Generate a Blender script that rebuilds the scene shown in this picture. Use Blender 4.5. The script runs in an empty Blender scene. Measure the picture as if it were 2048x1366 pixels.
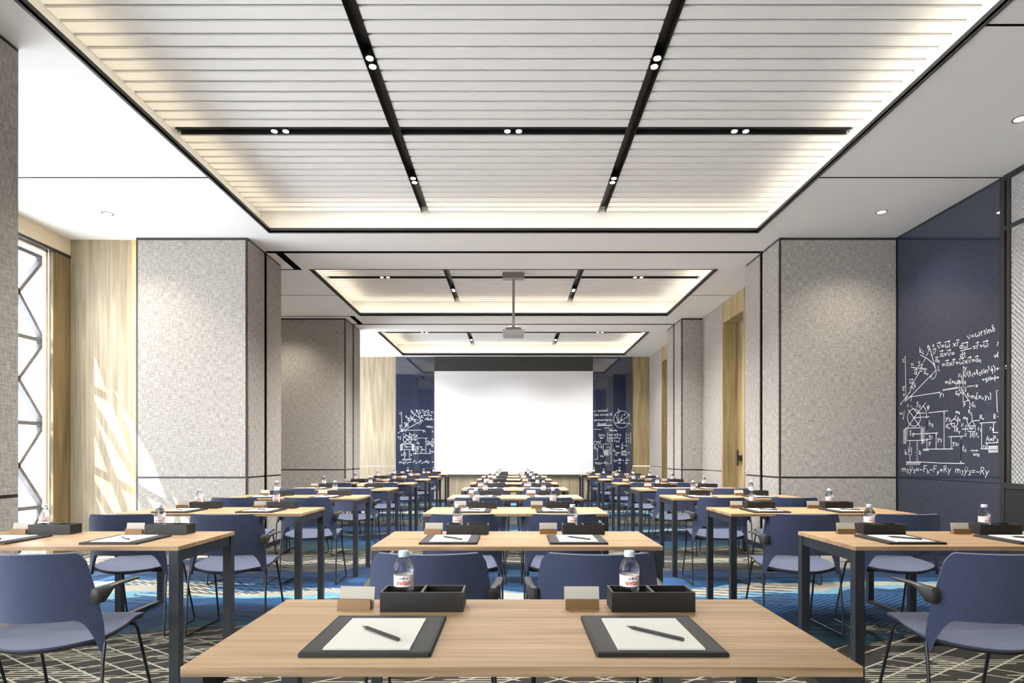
import bpy, bmesh, math, random
from mathutils import Vector, Matrix
random.seed(7)
scene = bpy.context.scene
COL = scene.collection
PI = math.pi

# ------------------------------------------------------------------ camera
F_PX, CX, CY = 1210.0, 1027.0, 913.0          # focal length and vanishing point in 2048x1366 pixels
H_CAM = 1.15
cam_d = bpy.data.cameras.new('camera')
cam_d.sensor_width = 36.0
cam_d.lens = F_PX / 2048 * 36.0
cam_d.shift_x = -(CX - 1024) / 2048
cam_d.shift_y = (CY - 683) / 2048
cam_d.clip_end = 200
cam = bpy.data.objects.new('camera', cam_d)
COL.objects.link(cam)
cam.location = (0, 0, H_CAM)
cam.rotation_euler = (PI / 2, 0, 0)
scene.camera = cam

# ------------------------------------------------------------------ world, sun, exposure
w = bpy.data.worlds.new('sky'); scene.world = w
w.use_nodes = True
bg = w.node_tree.nodes['Background']
bg.inputs['Color'].default_value = (0.92, 0.96, 1.0, 1)
bg.inputs['Strength'].default_value = 4.1
sun_d = bpy.data.lights.new('sun', 'SUN')
sun_d.energy = 7.0
sun_d.angle = math.radians(0.6)
sun_d.color = (1.0, 0.93, 0.82)
sun = bpy.data.objects.new('sun', sun_d)
COL.objects.link(sun)
SUN_DIR = Vector((1.0, 0.9, -1.69)).normalized()
sun.rotation_euler = SUN_DIR.to_track_quat('-Z', 'Y').to_euler()
sun.location = (-8, -4, 9)

COVE_STRENGTH = (2.7, 3.8, 3.8)
SPOT_WATTS = 122.0
DOWN_WATTS = 55.0
scene.view_settings.view_transform = 'Standard'
scene.view_settings.look = 'None'
scene.view_settings.gamma = 1.0
scene.view_settings.use_curve_mapping = False
scene.view_settings.exposure = 1.62
scene.cycles.max_bounces = 6
scene.cycles.diffuse_bounces = 4
scene.cycles.adaptive_threshold = 0.1
scene.cycles.transparent_max_bounces = 12
scene.cycles.sample_clamp_indirect = 6.0

# ------------------------------------------------------------------ dimensions (metres, x right, y away from camera)
ZC = 3.70            # ceiling
ZS = 4.00            # slats of the coffers
XP = 3.09            # inner face of the pilasters
Y_FAR = 15.5
X_RW = 4.48          # right wall of the near bay
X_RW2 = 3.49         # right wall of the far bays
X_LW = -5.22         # window wall
Y_BACK = -3.2
ROW1, PITCH = 1.15, 1.54
T_W, T_D, T_H = 1.30, 0.544, 0.75
DADO = 0.905

# ------------------------------------------------------------------ material helpers
def newmat(name):
    m = bpy.data.materials.new(name); m.use_nodes = True
    nt = m.node_tree
    for n in list(nt.nodes):
        if n.type not in ('BSDF_PRINCIPLED', 'OUTPUT_MATERIAL'):
            nt.nodes.remove(n)
    return m, nt, nt.nodes['Principled BSDF']

def N(nt, t, **kw):
    n = nt.nodes.new(t)
    for k, v in kw.items():
        if k.startswith('i_'):
            n.inputs[k[2:].replace('_', ' ')].default_value = v
        else:
            setattr(n, k, v)
    return n

def plain(name, col, rough=0.5, metal=0.0, spec=None, coat=0.0):
    m, nt, b = newmat(name)
    b.inputs['Base Color'].default_value = (*col, 1)
    b.inputs['Roughness'].default_value = rough
    b.inputs['Metallic'].default_value = metal
    if spec is not None: b.inputs['Specular IOR Level'].default_value = spec
    if coat: b.inputs['Coat Weight'].default_value = coat
    return m

def emis(name, col, strength):
    m, nt, b = newmat(name)
    b.inputs['Base Color'].default_value = (0.8, 0.8, 0.8, 1)
    b.inputs['Emission Color'].default_value = (*col, 1)
    b.inputs['Emission Strength'].default_value = strength
    return m

def ramp(nt, stops, interp='LINEAR'):
    r = N(nt, 'ShaderNodeValToRGB'); cr = r.color_ramp; cr.interpolation = interp
    while len(cr.elements) < len(stops): cr.elements.new(0.5)
    for e, (p, c) in zip(cr.elements, stops):
        e.position = p; e.color = (*c, 1)
    return r

def math_(nt, op, a, b=None, c=None):
    n = N(nt, 'ShaderNodeMath', operation=op)
    for i, v in enumerate((a, b, c)):
        if v is None: continue
        if isinstance(v, (int, float)): n.inputs[i].default_value = v
        else: nt.links.new(v, n.inputs[i])
    return n.outputs[0]

def mixc(nt, fac, a, b):
    n = N(nt, 'ShaderNodeMix', data_type='RGBA')
    for i, v in ((0, fac), (6, a), (7, b)):
        if isinstance(v, (int, float)): n.inputs[i].default_value = v
        elif isinstance(v, tuple): n.inputs[i].default_value = (*v, 1)
        else: nt.links.new(v, n.inputs[i])
    return n.outputs[2]

def weave_mat(name, c_lo, c_hi, su=90, sv=90, bump=0.25):
    """woven wall covering: two sets of thread noise, u = x + y so it works on both wall directions"""
    m, nt, b = newmat(name)
    tc = N(nt, 'ShaderNodeNewGeometry')
    sep = N(nt, 'ShaderNodeSeparateXYZ'); nt.links.new(tc.outputs['Position'], sep.inputs[0])
    u = math_(nt, 'ADD', sep.outputs[0], sep.outputs[1])
    def thread(fu, fv):
        cmb = N(nt, 'ShaderNodeCombineXYZ')
        nt.links.new(math_(nt, 'MULTIPLY', u, fu), cmb.inputs[0])
        nt.links.new(math_(nt, 'MULTIPLY', sep.outputs[2], fv), cmb.inputs[1])
        no = N(nt, 'ShaderNodeTexNoise'); no.inputs['Scale'].default_value = 1.0; no.inputs['Detail'].default_value = 2.0
        nt.links.new(cmb.outputs[0], no.inputs['Vector'])
        return no.outputs['Fac']
    a = thread(su, sv * 0.16); c = thread(su * 0.16, sv)
    mx = math_(nt, 'MULTIPLY', math_(nt, 'ADD', a, c), 0.5)
    r = ramp(nt, [(0.36, c_lo), (0.62, c_hi)])
    nt.links.new(mx, r.inputs[0]); nt.links.new(r.outputs[0], b.inputs['Base Color'])
    bp = N(nt, 'ShaderNodeBump'); bp.inputs['Strength'].default_value = bump; bp.inputs['Distance'].default_value = 0.004
    nt.links.new(mx, bp.inputs['Height']); nt.links.new(bp.outputs[0], b.inputs['Normal'])
    b.inputs['Roughness'].default_value = 0.9; b.inputs['Specular IOR Level'].default_value = 0.15
    return m

def wood_mat(name, c_dark, c_mid, c_light, grain='X', rough=0.45, fine=70.0, local=True):
    m, nt, b = newmat(name)
    if local:
        tc = N(nt, 'ShaderNodeTexCoord'); src = tc.outputs['Object']
        oi = N(nt, 'ShaderNodeObjectInfo')
        add = N(nt, 'ShaderNodeVectorMath', operation='ADD')
        cmb = N(nt, 'ShaderNodeCombineXYZ')
        for i in range(3): nt.links.new(math_(nt, 'MULTIPLY', oi.outputs['Random'], 7.0), cmb.inputs[i])
        nt.links.new(src, add.inputs[0]); nt.links.new(cmb.outputs[0], add.inputs[1]); src = add.outputs[0]
    else:
        g = N(nt, 'ShaderNodeNewGeometry'); src = g.outputs['Position']
    sc = {'X': (1.6, fine, fine), 'Z': (fine, fine, 1.2), 'Y': (fine, 1.6, fine)}[grain]
    mp = N(nt, 'ShaderNodeMapping'); mp.inputs['Scale'].default_value = sc
    nt.links.new(src, mp.inputs['Vector'])
    no = N(nt, 'ShaderNodeTexNoise'); no.inputs['Scale'].default_value = 1.0; no.inputs['Detail'].default_value = 4.0
    no.inputs['Roughness'].default_value = 0.6
    nt.links.new(mp.outputs[0], no.inputs['Vector'])
    mp2 = N(nt, 'ShaderNodeMapping'); mp2.inputs['Scale'].default_value = tuple(s * (0.16 if s > 5 else 0.7) for s in sc)
    nt.links.new(src, mp2.inputs['Vector'])
    n2 = N(nt, 'ShaderNodeTexNoise'); n2.inputs['Scale'].default_value = 1.0; n2.inputs['Detail'].default_value = 3.0
    n2.inputs['Distortion'].default_value = 0.6
    nt.links.new(mp2.outputs[0], n2.inputs['Vector'])
    v = math_(nt, 'ADD', math_(nt, 'MULTIPLY', no.outputs['Fac'], 0.55), math_(nt, 'MULTIPLY', n2.outputs['Fac'], 0.45))
    r = ramp(nt, [(0.38, c_dark), (0.5, c_mid), (0.62, c_light)])
    nt.links.new(v, r.inputs[0]); nt.links.new(r.outputs[0], b.inputs['Base Color'])
    bp = N(nt, 'ShaderNodeBump'); bp.inputs['Strength'].default_value = 0.12; bp.inputs['Distance'].default_value = 0.002
    nt.links.new(v, bp.inputs['Height']); nt.links.new(bp.outputs[0], b.inputs['Normal'])
    b.inputs['Roughness'].default_value = rough
    return m

def carpet_mat():
    m, nt, b = newmat('carpet')
    g = N(nt, 'ShaderNodeNewGeometry')
    sep = N(nt, 'ShaderNodeSeparateXYZ'); nt.links.new(g.outputs['Position'], sep.inputs[0])
    X, Y = sep.outputs[0], sep.outputs[1]
    def noise(fx, fy, ox=0.0, detail=2.0):
        c = N(nt, 'ShaderNodeCombineXYZ')
        nt.links.new(math_(nt, 'MULTIPLY_ADD', X, fx, ox), c.inputs[0])
        nt.links.new(math_(nt, 'MULTIPLY', Y, fy), c.inputs[1])
        n = N(nt, 'ShaderNodeTexNoise'); n.inputs['Scale'].default_value = 1.0; n.inputs['Detail'].default_value = detail
        nt.links.new(c.outputs[0], n.inputs['Vector'])
        return n.outputs['Fac']
    warp = math_(nt, 'MULTIPLY', math_(nt, 'SUBTRACT', noise(0.42, 0.9, 3.1), 0.5), 1.9)
    warp = math_(nt, 'ADD', warp, math_(nt, 'MULTIPLY', math_(nt, 'SUBTRACT', noise(1.5, 1.2, 51.0), 0.5), 0.75))
    yw = math_(nt, 'ADD', Y, warp)
    fac = math_(nt, 'DIVIDE', yw, 16.0)
    ch, db, mb = (0.030, 0.028, 0.024), (0.012, 0.040, 0.105), (0.022, 0.085, 0.21)
    cy, cr, gr, te = (0.20, 0.42, 0.55), (0.50, 0.46, 0.37), (0.12, 0.115, 0.105), (0.018, 0.07, 0.10)
    ys = [(0.0, ch), (3.70, te), (3.95, db), (4.55, mb), (5.0, cy), (5.12, cr), (5.32, cy), (5.40, mb), (5.65, db), (6.3, gr), (6.55, cr), (6.75, gr),
          (6.95, ch), (7.5, te), (8.0, mb), (8.4, db), (8.9, cr), (9.1, cy), (9.25, db), (10.1, gr), (10.6, ch), (11.2, te), (11.6, mb),
          (12.2, cy), (12.4, cr), (12.7, db), (13.5, gr), (14.1, mb), (14.5, cy), (14.75, db)]
    zone = ramp(nt, [(y / 16.0, c) for y, c in ys], 'CONSTANT')
    nt.links.new(fac, zone.inputs[0])
    def lines(ax, ay, pitch, width, wob=0.0):
        v = math_(nt, 'ADD', math_(nt, 'MULTIPLY', X, ax), math_(nt, 'MULTIPLY', Y, ay))
        if wob: v = math_(nt, 'ADD', v, math_(nt, 'MULTIPLY', noise(0.9, 0.9, 9.0), wob))
        f = math_(nt, 'FRACT', math_(nt, 'DIVIDE', v, pitch))
        return math_(nt, 'LESS_THAN', f, width)
    p1 = math_(nt, 'GREATER_THAN', noise(0.45, 1.0, 20.0, 1.0), 0.47)
    p2 = math_(nt, 'GREATER_THAN', noise(0.6, 1.3, 33.0, 1.0), 0.52)
    inv = lambda q: math_(nt, 'SUBTRACT', 1.0, q)
    h_lines = lines(0.0, 1.0, 0.030, 0.42, 0.015)
    d_lines = lines(0.62, 0.78, 0.042, 0.5, 0.01)
    f_lines = lines(-0.62, 0.78, 0.042, 0.5, 0.01)
    hatch = math_(nt, 'ADD', math_(nt, 'MULTIPLY', h_lines, p1), math_(nt, 'MULTIPLY', inv(p1), math_(nt, 'ADD', math_(nt, 'MULTIPLY', d_lines, p2), math_(nt, 'MULTIPLY', f_lines, inv(p2)))))
    hatch2 = math_(nt, 'MAXIMUM', hatch, math_(nt, 'MULTIPLY', lines(0.25, 0.97, 0.11, 0.4, 0.05), p2))
    # long thin diagonals crossing the charcoal bands
    e_lines = math_(nt, 'MAXIMUM', lines(-0.55, 0.83, 0.13, 0.085, 0.03), math_(nt, 'MULTIPLY', lines(0.55, 0.83, 0.13, 0.085, 0.03), p2))
    lum = N(nt, 'ShaderNodeSeparateColor'); nt.links.new(zone.outputs[0], lum.inputs[0])
    is_ch = math_(nt, 'LESS_THAN', lum.outputs[2], 0.03)
    dark = mixc(nt, math_(nt, 'MULTIPLY', hatch2, 0.82), zone.outputs[0], (0.013, 0.015, 0.018))
    streak = noise(2.2, 9.0, 5.0, 2.0)
    hmix = math_(nt, 'MULTIPLY', h_lines, math_(nt, 'MULTIPLY', math_(nt, 'GREATER_THAN', streak, 0.52), 0.75))
    cream = mixc(nt, math_(nt, 'MAXIMUM', hmix, math_(nt, 'MULTIPLY', e_lines, 0.9)), zone.outputs[0], (0.40, 0.37, 0.29))
    colr = mixc(nt, is_ch, dark, cream)
    fine = noise(420, 420, 0.0, 1.0)
    colr = mixc(nt, math_(nt, 'MULTIPLY', fine, 0.35), colr, (0.02, 0.02, 0.02))
    nt.links.new(colr, b.inputs['Base Color'])
    b.inputs['Roughness'].default_value = 0.95; b.inputs['Specular IOR Level'].default_value = 0.1
    return m

M = {}
M['ceiling'] = plain('white paint', (0.86, 0.86, 0.85), 0.85)
M['slat'] = plain('slat white', (0.84, 0.835, 0.82), 0.7)
M['backing'] = plain('backing grey with groove shade', (0.42, 0.415, 0.40), 0.9)  # grey stands in for the shade in the grooves between slats
M['black'] = plain('black metal', (0.016, 0.016, 0.016), 0.4)
M['trim'] = plain('dark bronze trim', (0.032, 0.031, 0.029), 0.45, 0.1)
M['lip'] = plain('bronze grey lip', (0.058, 0.055, 0.050), 0.5)
M['void'] = plain('shadow gap black', (0.004, 0.004, 0.004), 1.0, 0.0, 0.0)
M['fabric'] = weave_mat('woven wall fabric', (0.25, 0.229, 0.207), (0.43, 0.40, 0.368))
M['wood_wall'] = wood_mat('pale oak veneer', (0.235, 0.185, 0.115), (0.335, 0.275, 0.185), (0.42, 0.355, 0.255), 'Z', 0.55, 80.0, local=False)
M['wood_door'] = wood_mat('door oak', (0.24, 0.17, 0.075), (0.36, 0.27, 0.135), (0.43, 0.34, 0.19), 'Z', 0.5, 45.0, local=False)
M['wood_jamb'] = wood_mat('brown oak', (0.13, 0.09, 0.04), (0.20, 0.145, 0.07), (0.25, 0.185, 0.095), 'Z', 0.5, 45.0, local=False)
M['wood_table'] = wood_mat('table oak', (0.24, 0.138, 0.062), (0.365, 0.224, 0.105), (0.445, 0.290, 0.149), 'X', 0.42, 130.0)
M['wood_edge'] = wood_mat('table oak edge', (0.20, 0.12, 0.06), (0.34, 0.22, 0.12), (0.44, 0.30, 0.17), 'X', 0.5, 60.0)
M['carpet'] = carpet_mat()
M['screen'] = plain('screen white', (0.68, 0.68, 0.695), 0.9)
M['screen_dark'] = plain('screen mask', (0.03, 0.03, 0.028), 0.7)
M['glass_blue'] = plain('blue back-painted glass', (0.022, 0.029, 0.056), 0.04)
M['glass_blue'].node_tree.nodes['Principled BSDF'].inputs['IOR'].default_value = 1.95
M['chalk'] = plain('white chalk ink', (0.85, 0.86, 0.84), 0.9)
M['table_metal'] = plain('charcoal table steel', (0.028, 0.031, 0.036), 0.42, 0.25)
M['rod'] = plain('black chair rod', (0.025, 0.027, 0.03), 0.35, 0.5)
M['arm'] = plain('black arm plastic', (0.020, 0.019, 0.018), 0.5)
M['leather'] = plain('black leather', (0.011, 0.0098, 0.0088), 0.55, 0.0, 0.35)
M['stitch'] = plain('dark stitching', (0.008, 0.008, 0.008), 0.8)
M['box'] = plain('black box', (0.010, 0.0085, 0.0075), 0.5)
M['box_rim'] = plain('box rim', (0.06, 0.055, 0.05), 0.4)
M['paper'] = plain('cream paper', (0.60, 0.578, 0.52), 0.9)
M['card'] = plain('card', (0.47, 0.435, 0.375), 0.85)
M['bronze'] = plain('bronze holder', (0.19, 0.105, 0.042), 0.45, 0.3)
M['pen'] = plain('black pen', (0.012, 0.012, 0.012), 0.35)
M['cap'] = plain('pale blue cap', (0.50, 0.60, 0.70), 0.5)
M['label'] = plain('bottle label', (0.80, 0.70, 0.68), 0.6)
M['red'] = plain('red print', (0.55, 0.02, 0.02), 0.6)
M['navy'] = plain('navy print', (0.02, 0.035, 0.09), 0.6)
M['silver'] = plain('projector grey', (0.22, 0.21, 0.20), 0.4, 0.4)
M['silver_dark'] = plain('projector dark', (0.07, 0.068, 0.062), 0.4, 0.3)
M['lattice'] = plain('lattice metal', (0.10, 0.10, 0.11), 0.5, 0.2)
M['header'] = plain('cream lintel paint', (0.72, 0.62, 0.48), 0.8)
M['led'] = [emis('warm led strip', (1.0, 0.86, 0.64), q) for q in COVE_STRENGTH]
M['led_soft'] = emis('warm led edge', (1.0, 0.84, 0.5), 1.8)
M['led_wall'] = emis('warm led wall washer', (1.0, 0.80, 0.42), 7.0)
M['lens'] = emis('lamp lens', (1.0, 0.97, 0.90), 3.0)
M['kick'] = plain('dark kick board', (0.012, 0.012, 0.013), 0.5)

# chair upholstery with a fine flecked weave
m, nt, b = newmat('navy chair fabric')
tc = N(nt, 'ShaderNodeTexCoord')
no = N(nt, 'ShaderNodeTexNoise'); no.inputs['Scale'].default_value = 420.0; no.inputs['Detail'].default_value = 1.0
nt.links.new(tc.outputs['Object'], no.inputs['Vector'])
r = ramp(nt, [(0.35, (0.030, 0.038, 0.076)), (0.65, (0.058, 0.072, 0.132))])
nt.links.new(no.outputs['Fac'], r.inputs[0]); nt.links.new(r.outputs[0], b.inputs['Base Color'])
b.inputs['Roughness'].default_value = 0.9; b.inputs['Specular IOR Level'].default_value = 0.2
b.inputs['Sheen Weight'].default_value = 0.25
M['chair'] = m
# embossed grey panel
m, nt, b = newmat('embossed grey panel')
g = N(nt, 'ShaderNodeNewGeometry'); sep = N(nt, 'ShaderNodeSeparateXYZ'); nt.links.new(g.outputs['Position'], sep.inputs[0])
su = math_(nt, 'SINE', math_(nt, 'MULTIPLY', sep.outputs[1], 2 * PI / 0.045))
sv = math_(nt, 'SINE', math_(nt, 'MULTIPLY', sep.outputs[2], 2 * PI / 0.045))
hh = math_(nt, 'MULTIPLY', su, sv)
bp = N(nt, 'ShaderNodeBump'); bp.inputs['Strength'].default_value = 0.7; bp.inputs['Distance'].default_value = 0.012
nt.links.new(hh, bp.inputs['Height']); nt.links.new(bp.outputs[0], b.inputs['Normal'])
b.inputs['Base Color'].default_value = (0.38, 0.37, 0.36, 1); b.inputs['Roughness'].default_value = 0.6
M['emboss'] = m
# window pane: mostly clear, a little mirror
m = bpy.data.materials.new('window pane'); m.use_nodes = True; nt = m.node_tree; nt.nodes.clear()
o_ = N(nt, 'ShaderNodeOutputMaterial'); tr = N(nt, 'ShaderNodeBsdfTransparent'); gl = N(nt, 'ShaderNodeBsdfGlossy')
gl.inputs['Roughness'].default_value = 0.02; mx = N(nt, 'ShaderNodeMixShader'); mx.inputs[0].default_value = 0.05
nt.links.new(tr.outputs[0], mx.inputs[1]); nt.links.new(gl.outputs[0], mx.inputs[2]); nt.links.new(mx.outputs[0], o_.inputs[0])
M['pane'] = m
# water bottle plastic filled with water
m = bpy.data.materials.new('clear water bottle'); m.use_nodes = True; nt = m.node_tree; nt.nodes.clear()
o_ = N(nt, 'ShaderNodeOutputMaterial'); gs = N(nt, 'ShaderNodeBsdfGlass'); gs.inputs['IOR'].default_value = 1.33
gs.inputs['Roughness'].default_value = 0.0; gs.inputs['Color'].default_value = (0.97, 0.98, 0.99, 1)
tr = N(nt, 'ShaderNodeBsdfTransparent'); mx = N(nt, 'ShaderNodeMixShader'); mx.inputs[0].default_value = 0.42
nt.links.new(gs.outputs[0], mx.inputs[1]); nt.links.new(tr.outputs[0], mx.inputs[2]); nt.links.new(mx.outputs[0], o_.inputs[0])
M['bottle'] = m

# ------------------------------------------------------------------ mesh helpers
class MB:
    def __init__(s): s.v, s.f, s.mi = [], [], []
    def add(s, vs, fs, mi=0):
        o = len(s.v); s.v += [tuple(p) for p in vs]
        s.f += [tuple(i + o for i in f) for f in fs]; s.mi += [mi] * len(fs)
        return s
    def box(s, x0, x1, y0, y1, z0, z1, mi=0):
        return s.add([(x0, y0, z0), (x1, y0, z0), (x1, y1, z0), (x0, y1, z0), (x0, y0, z1), (x1, y0, z1), (x1, y1, z1), (x0, y1, z1)],
                     [(0, 3, 2, 1), (4, 5, 6, 7), (0, 1, 5, 4), (1, 2, 6, 5), (2, 3, 7, 6), (3, 0, 4, 7)], mi)
    def bbox(s, x0, x1, y0, y1, z0, z1, c=0.002, mi=0):
        """box with its four long vertical edges and its upper edge chamfered"""
        def ring(i, z): return [(x0 + i, y0 + c, z), (x0 + c, y0 + i, z), (x1 - c, y0 + i, z), (x1 - i, y0 + c, z),
                                (x1 - i, y1 - c, z), (x1 - c, y1 - i, z), (x0 + c, y1 - i, z), (x0 + i, y1 - c, z)]
        vs = ring(0, z0) + ring(0, z1 - c) + ring(c * 0.7, z1)
        fs = [tuple(range(7, -1, -1)), tuple(range(16, 24))]
        for k in range(2):
            for i in range(8):
                j = (i + 1) % 8
                fs.append((k * 8 + i, k * 8 + j, k * 8 + 8 + j, k * 8 + 8 + i))
        return s.add(vs, fs, mi)
    def tube(s, pts, r, n=6, mi=0):
        pts = [Vector(p) for p in pts]; rings = []
        prev = None
        for i, p in enumerate(pts):
            d = ((pts[i + 1] - p) if i < len(pts) - 1 else (p - pts[i - 1]))
            if 0 < i < len(pts) - 1: d = (pts[i + 1] - p).normalized() + (p - pts[i - 1]).normalized()
            d.normalize()
            a = prev if prev is not None else (Vector((0, 0, 1)) if abs(d.z) < 0.9 else Vector((1, 0, 0)))
            u = (a - d * a.dot(d)).normalized(); v = d.cross(u); prev = u
            rings.append([p + (u * math.cos(2 * PI * k / n) + v * math.sin(2 * PI * k / n)) * r for k in range(n)])
        vs = [q for R in rings for q in R]; fs = []
        for i in range(len(rings) - 1):
            for k in range(n):
                j = (k + 1) % n
                fs.append((i * n + k, i * n + j, (i + 1) * n + j, (i + 1) * n + k))
        fs.append(tuple(range(n - 1, -1, -1))); fs.append(tuple((len(rings) - 1) * n + k for k in range(n)))
        return s.add(vs, fs, mi)
    def cyl(s, c, r, z0, z1, n=20, r2=None, mi=0):
        r2 = r if r2 is None else r2
        vs = [(c[0] + r * math.cos(2 * PI * k / n), c[1] + r * math.sin(2 * PI * k / n), z0) for k in range(n)] + \
             [(c[0] + r2 * math.cos(2 * PI * k / n), c[1] + r2 * math.sin(2 * PI * k / n), z1) for k in range(n)]
        fs = [tuple(range(n - 1, -1, -1)), tuple(range(n, 2 * n))] + [(k, (k + 1) % n, n + (k + 1) % n, n + k) for k in range(n)]
        return s.add(vs, fs, mi)
    def lathe(s, prof, n=24, mi=0):
        vs = [(r * math.cos(2 * PI * k / n), r * math.sin(2 * PI * k / n), z) for r, z in prof for k in range(n)]
        fs = []
        for i in range(len(prof) - 1):
            for k in range(n):
                j = (k + 1) % n
                fs.append((i * n + k, i * n + j, (i + 1) * n + j, (i + 1) * n + k))
        fs.append(tuple(range(n - 1, -1, -1))); fs.append(tuple((len(prof) - 1) * n + k for k in range(n)))
        return s.add(vs, fs, mi)
    def loft(s, secs, mi=0):
        n = len(secs[0]); vs = [p for q in secs for p in q]; fs = []
        for i in range(len(secs) - 1):
            for k in range(n):
                j = (k + 1) % n
                fs.append((i * n + k, i * n + j, (i + 1) * n + j, (i + 1) * n + k))
        fs.append(tuple(range(n - 1, -1, -1))); fs.append(tuple((len(secs) - 1) * n + k for k in range(n)))
        return s.add(vs, fs, mi)
    def mesh(s, name, mats, smooth=False):
        me = bpy.data.meshes.new(name); me.from_pydata(s.v, [], s.f)
        for mt in (mats if isinstance(mats, (list, tuple)) else [mats]): me.materials.append(mt)
        if any(s.mi): me.polygons.foreach_set('material_index', s.mi)
        bm = bmesh.new(); bm.from_mesh(me); bmesh.ops.recalc_face_normals(bm, faces=bm.faces); bm.to_mesh(me); bm.free()
        if smooth:
            me.polygons.foreach_set('use_smooth', [True] * len(me.polygons))
            if smooth == 'auto':
                me.set_sharp_from_angle(angle=math.radians(38))
        me.update()
        return me
    def build(s, name, mats, parent=None, smooth=False, loc=(0, 0, 0)):
        return link(name, s.mesh(name, mats, smooth), parent, loc)

def link(name, me, parent=None, loc=(0, 0, 0), rz=0.0):
    o = bpy.data.objects.new(name, me); COL.objects.link(o)
    o.location = loc; o.rotation_euler = (0, 0, rz)
    if parent is not None: o.parent = parent
    return o
def empty(name, loc=(0, 0, 0), rz=0.0):
    o = link(name, None, None, loc, rz); o.empty_display_size = 0.1
    return o
def tag(o, label=None, cat=None, group=None, kind=None):
    if label: o['label'] = label
    if cat: o['category'] = cat
    if group: o['group'] = group
    if kind: o['kind'] = kind
    return o
def struct(o, label=None): return tag(o, label=label, kind='structure')
def box_obj(name, mat, parent, *b): return MB().box(*b).build(name, mat, parent)
def copy_tree(o, parent=None):
    c = o.copy(); COL.objects.link(c); c.parent = parent
    for ch in list(o.children): copy_tree(ch, c)
    return c

# ================================================================== SETTING
struct(MB().box(-6.0, X_RW + 0.3, Y_BACK - 0.2, Y_FAR + 0.3, -0.06, 0.0).build('floor', M['carpet']))

# ---------------------------------------------------------------- ceiling with three coffers
XO, XCV = 2.77, 2.97                       # opening and cove half widths
COFFERS = [dict(y0=2.00, y1=6.88, yc=(5.305,), pairs=(4.38, 6.25)),
           dict(y0=8.25, y1=10.94, yc=(9.63,), pairs=(8.85, 10.38)),
           dict(y0=12.39, y1=15.20, yc=(13.90,), pairs=(13.0, 14.80))]
slab = MB()
X0, X1 = -5.7, X_RW + 0.1
slab.box(X0, -XO, Y_BACK, Y_FAR + 0.1, ZC, ZC + 0.02)
slab.box(XO, X1, Y_BACK, Y_FAR + 0.1, ZC, ZC + 0.02)
ylist = [Y_BACK] + [v for c in COFFERS for v in (c['y0'], c['y1'])] + [Y_FAR + 0.1]
for a, b_ in zip(ylist[0::2], ylist[1::2]): slab.box(-XO, XO, a, b_, ZC, ZC + 0.02)
slab.box(X0, X1 + 0.2, Y_BACK - 0.1, Y_FAR + 0.2, 4.24, 4.30)       # unseen lid above the coffers, added to block sky light
ceiling = struct(slab.build('ceiling', M['ceiling']))
# narrow black shadow joints in the plasterboard
def joint(x0, x1, y0, y1): box_obj('shadow_joint', M['void'], ceiling, x0, x1, y0, y1, ZC - 0.0015, ZC + 0.004)
for yj in (3.575, 5.53):
    if yj > 5: joint(X_LW, -XO - 0.02, yj - 0.009, yj + 0.009)
    joint(XO + 0.02, X_RW, yj - 0.009, yj + 0.009)
joint(-4.7, -XO - 0.02, 9.57, 9.585); joint(-5.2, -XO - 0.02, 13.64, 13.655)
joint(XO + 0.02, X_RW2, 9.57, 9.585)
joint(-XP, XP, 7.515, 7.585); joint(-XP, XP, 11.64, 11.70)
joint(-4.7, -2.90, 8.235, 8.265); joint(-4.7, -2.93, 10.985, 11.015)
joint(-2.985, -2.885, 7.585, 8.265); joint(-2.985, -2.895, 10.985, 11.64)

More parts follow.
